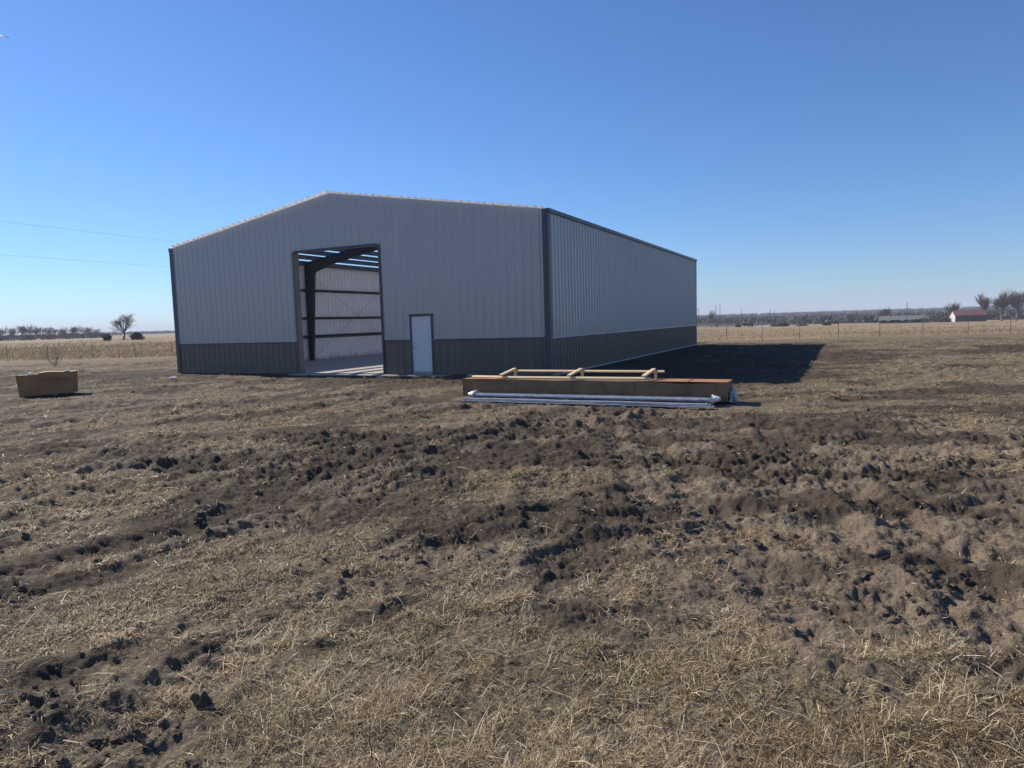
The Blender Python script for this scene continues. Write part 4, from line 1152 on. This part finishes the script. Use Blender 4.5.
for i, (px, d, rz, lab) in enumerate(cows):
    o = c0 if i == 0 else c0.copy()
    if i: COL.objects.link(o)
    o.location = ground_point(px, d); o.rotation_euler.z = rz; tag(o, lab, 'cow', 'black cows grazing in the right field')

# ------------------------------------------------------------------ poles and lines
def util_pole(x, y, H, lab, arm=True, r=.15, group='utility poles beyond the fields'):
    z = zat(x, y); root = empty('utility_pole', (x, y, z - .3)); tag(root, lab, 'utility pole', group)
    MB().tube([(0, 0, 0), (0, 0, H + .3)], [r, r * .62], 8).build('pole', M['pole'], root)
    if arm:
        MB().beam((-1.0, -.2, H - .25), (1.0, .2, H - .25), .1, .12).build('cross_arm', M['pole'], root)
        for k in (-.9, .9): MB().tube([(k, k * .2, H - .2), (k, k * .2, H - .02)], .05, 6).build('insulator', M['metal'], root)
    return (x, y, z + H)
far_poles = [(716, 372, 10.8, 'left of the two dark poles rising beside the far corner of the metal building'), (720, 440, 13.5, 'right and taller of the two dark poles beside the far corner of the metal building'),
             (741.5, 520, 11, 'thin dark pole midway between the corner poles and the pale track'), (770.5, 610, 11.5, 'left pole of the close pair beyond the pale track'), (774.5, 640, 11.5, 'right pole of the close pair beyond the pale track'),
             (752.5, 300, 5.2, 'short pale post beside the left end of the pale track'), (907, 338, 9.0, 'single pale pole standing before the long grey barn'),
             (768, 700, 9, 'faint far pole just left of the close pair beyond the pale track')]
for px, d, H, lab in far_poles:
    x, y = column_at(px, d); util_pole(x, y, H, lab, arm=False, r=.20 if px < 800 else .16)
P0 = Vector((-31.0, 42.0, 0)); DV = Vector((.38, .925, 0)).normalized()
tops = []
for s in (-48, 62, 150, 240, 330):
    p = P0 + DV * s
    if s > 0: tops.append(util_pole(p.x, p.y, 9.2, {62: 'first pole of the wire line, hidden behind the metal building', 150: 'second pole of the wire line, behind the metal building', 240: 'third pole of the wire line, behind the metal building', 330: 'last pole of the wire line, past the far corner of the building'}[s]))
    else: tops.append((p.x, p.y, 9.2))
for lvl, lab in ((0, 'upper thin power line wire crossing the sky left of the building'), (2.0, 'lower thin power line wire crossing the sky left of the building')):
    pts = []
    for a, b_ in zip(tops, tops[1:]):
        for k in range(16):
            t = k / 16; pts.append((a[0] + (b_[0] - a[0]) * t, a[1] + (b_[1] - a[1]) * t, a[2] + (b_[2] - a[2]) * t - lvl - 1.1 * 4 * t * (1 - t) * (.35)))
    tag(MB().tube(pts, .0055, 5).build('power_line', M['wire']), lab, 'power line', 'power lines left of the building')

# scraps of pale building waste on the soil
scr = [(885 / 5.12, 300 + 408 / 5.12, .22), (708, 358, .5), (739, 354.5, .5), (400, 379.5, .25), (470, 379.5, .18), (380, 381, .3)]
slab_ = [('small white scrap of paper on the churned soil left of the building', M['white']), ('pale board lying in the shadow nearest the building side wall', M['card2']), ('pale board lying in the middle of the building shadow', M['card2']),
         ('small pale board on the soil before the white door', M['card2']), ('small pale block on the soil left of the long crate', M['white']), ('dark board lying before the open doorway', M['jamb'])]
for (px, py, s), (lab, mt) in zip(scr, slab_):
    p = site(px, py); z = zat(p[0], p[1]); mb = MB(); mb.beam((-s / 2, 0, 0), (s / 2, .02, .02), .12, .035); mb.beam((-s / 2 + .02, .05, .022), (s / 3, .09, .045), .05, .02)
    o = mb.build('scrap_board', mt, bevel=.004); o.location = (p[0], p[1], z + .035); o.rotation_euler.z = random.uniform(-.5, .2); tag(o, lab, 'scrap')

# dark dead weed at the very front
p = site(373, 764); rnd = random.Random(3); mb = MB(); q = Vector((0, 0, -.02)); pts = [q]
for k in range(7): q = q + Vector((rnd.uniform(-.006, .006), rnd.uniform(-.004, .008), .028)); pts.append(q)
mb.tube(pts, [.0032, .003, .0028, .0026, .0024, .002, .0017, .001], 6)
wd = empty('dead_weed', (p[0], p[1], zat(p[0], p[1]))); tag(wd, 'single dark upright dead weed stalk at the bottom edge of the picture', 'weed')
mb.build('stalk', M['brushstalk'], wd); 
for k in (3, 5): MB().tube([pts[k], pts[k] + Vector((.02 * (-1) ** k, .0, .022)), pts[k] + Vector((.03 * (-1) ** k, .0, .05))], [.002, .0014, .0008], 5).build('side_shoot', M['brushstalk'], wd)

# contrail, very high
X, Y, Z = sight(-6, 33); X2, Y2, Z2 = sight(9, 37.6); k = 15000 / hypot(X, Y)
m, nt, b = mat('contrail_ice'); b.inputs['Base Color'].default_value = (1, 1, 1, 1); b.inputs['Roughness'].default_value = 1; t_ = nt.nodes.new('ShaderNodeBsdfTranslucent'); t_.inputs['Color'].default_value = (1, 1, 1, 1); nt.links.new(t_.outputs[0], nt.nodes['Material Output'].inputs[0])
mb = MB().tube([(X * k, Y * k, Z * k), ((X + X2) / 2 * k, (Y + Y2) / 2 * k, (Z + Z2) / 2 * k), (X2 * k, Y2 * k, Z2 * k)], [24, 17, 5], 8)
tag(mb.build('contrail', m, smooth=True), 'short white contrail high in the sky at the upper left', 'contrail', kind='stuff')

# ------------------------------------------------------------------ air
m = bpy.data.materials.new('pale_air'); m.use_nodes = True; nt = m.node_tree; nt.nodes.clear()
out = nt.nodes.new('ShaderNodeOutputMaterial'); v_ = nt.nodes.new('ShaderNodeVolumePrincipled')
v_.inputs['Color'].default_value = (.80, .87, 1.0, 1); v_.inputs['Density'].default_value = .00022; v_.inputs['Anisotropy'].default_value = .0
nt.links.new(v_.outputs[0], out.inputs['Volume'])
hz_ = MB().box((0, 0, 20), 15000, 15000, 82).build('haze', m); tag(hz_, kind='stuff')

# ------------------------------------------------------------------ light
SUN_AZ, SUN_EL = math.atan2(-6.13, 4.65), radians(35.2)
w = bpy.data.worlds.new('World'); scene.world = w; w.use_nodes = True; nt = w.node_tree
sky = nt.nodes.new('ShaderNodeTexSky'); sky.sky_type = 'NISHITA'; sky.sun_disc = False; sky.sun_elevation = SUN_EL; sky.sun_rotation = SUN_AZ % (2 * pi)
sky.altitude = 250; sky.air_density = 1.0; sky.dust_density = .1; sky.ozone_density = 6.0
bg = nt.nodes['Background']; nt.links.new(mixc(nt, 1.0, sky.outputs[0], (.90, 1.13, 1.42), 'MULTIPLY'), bg.inputs[0]); bg.inputs[1].default_value = .072
sl = bpy.data.lights.new('sun', 'SUN'); sl.energy = 5.0; sl.angle = radians(.53); sl.color = (1, .92, .83)
so = bpy.data.objects.new('sun', sl); COL.objects.link(so)
dirv = Vector((sin(SUN_AZ) * cos(SUN_EL), cos(SUN_AZ) * cos(SUN_EL), sin(SUN_EL)))
so.rotation_euler = dirv.to_track_quat('Z', 'Y').to_euler(); so.location = (-20, 10, 30)

# ------------------------------------------------------------------ camera
cd = bpy.data.cameras.new('camera'); cd.sensor_width = 36; cd.lens = 36 * FPX / 1024; cd.clip_start = .05; cd.clip_end = 60000
co = bpy.data.objects.new('camera', cd); COL.objects.link(co); scene.camera = co
c, s = cos(ROLL), sin(ROLL); up0 = Vector((0, sin(PITCH), cos(PITCH))); fwd = Vector((0, cos(PITCH), -sin(PITCH))); x0 = Vector((1, 0, 0))
R_ = x0 * c - up0 * s; U_ = x0 * s + up0 * c
mw = Matrix((( R_.x, U_.x, -fwd.x, 0), (R_.y, U_.y, -fwd.y, 0), (R_.z, U_.z, -fwd.z, EYE), (0, 0, 0, 1)))
co.matrix_world = mw

scene.view_settings.view_transform = 'Standard'; scene.view_settings.look = 'None'; scene.view_settings.gamma = 1; scene.view_settings.exposure = .35
scene.cycles.max_bounces = 6; scene.cycles.diffuse_bounces = 4; scene.cycles.volume_bounces = 1
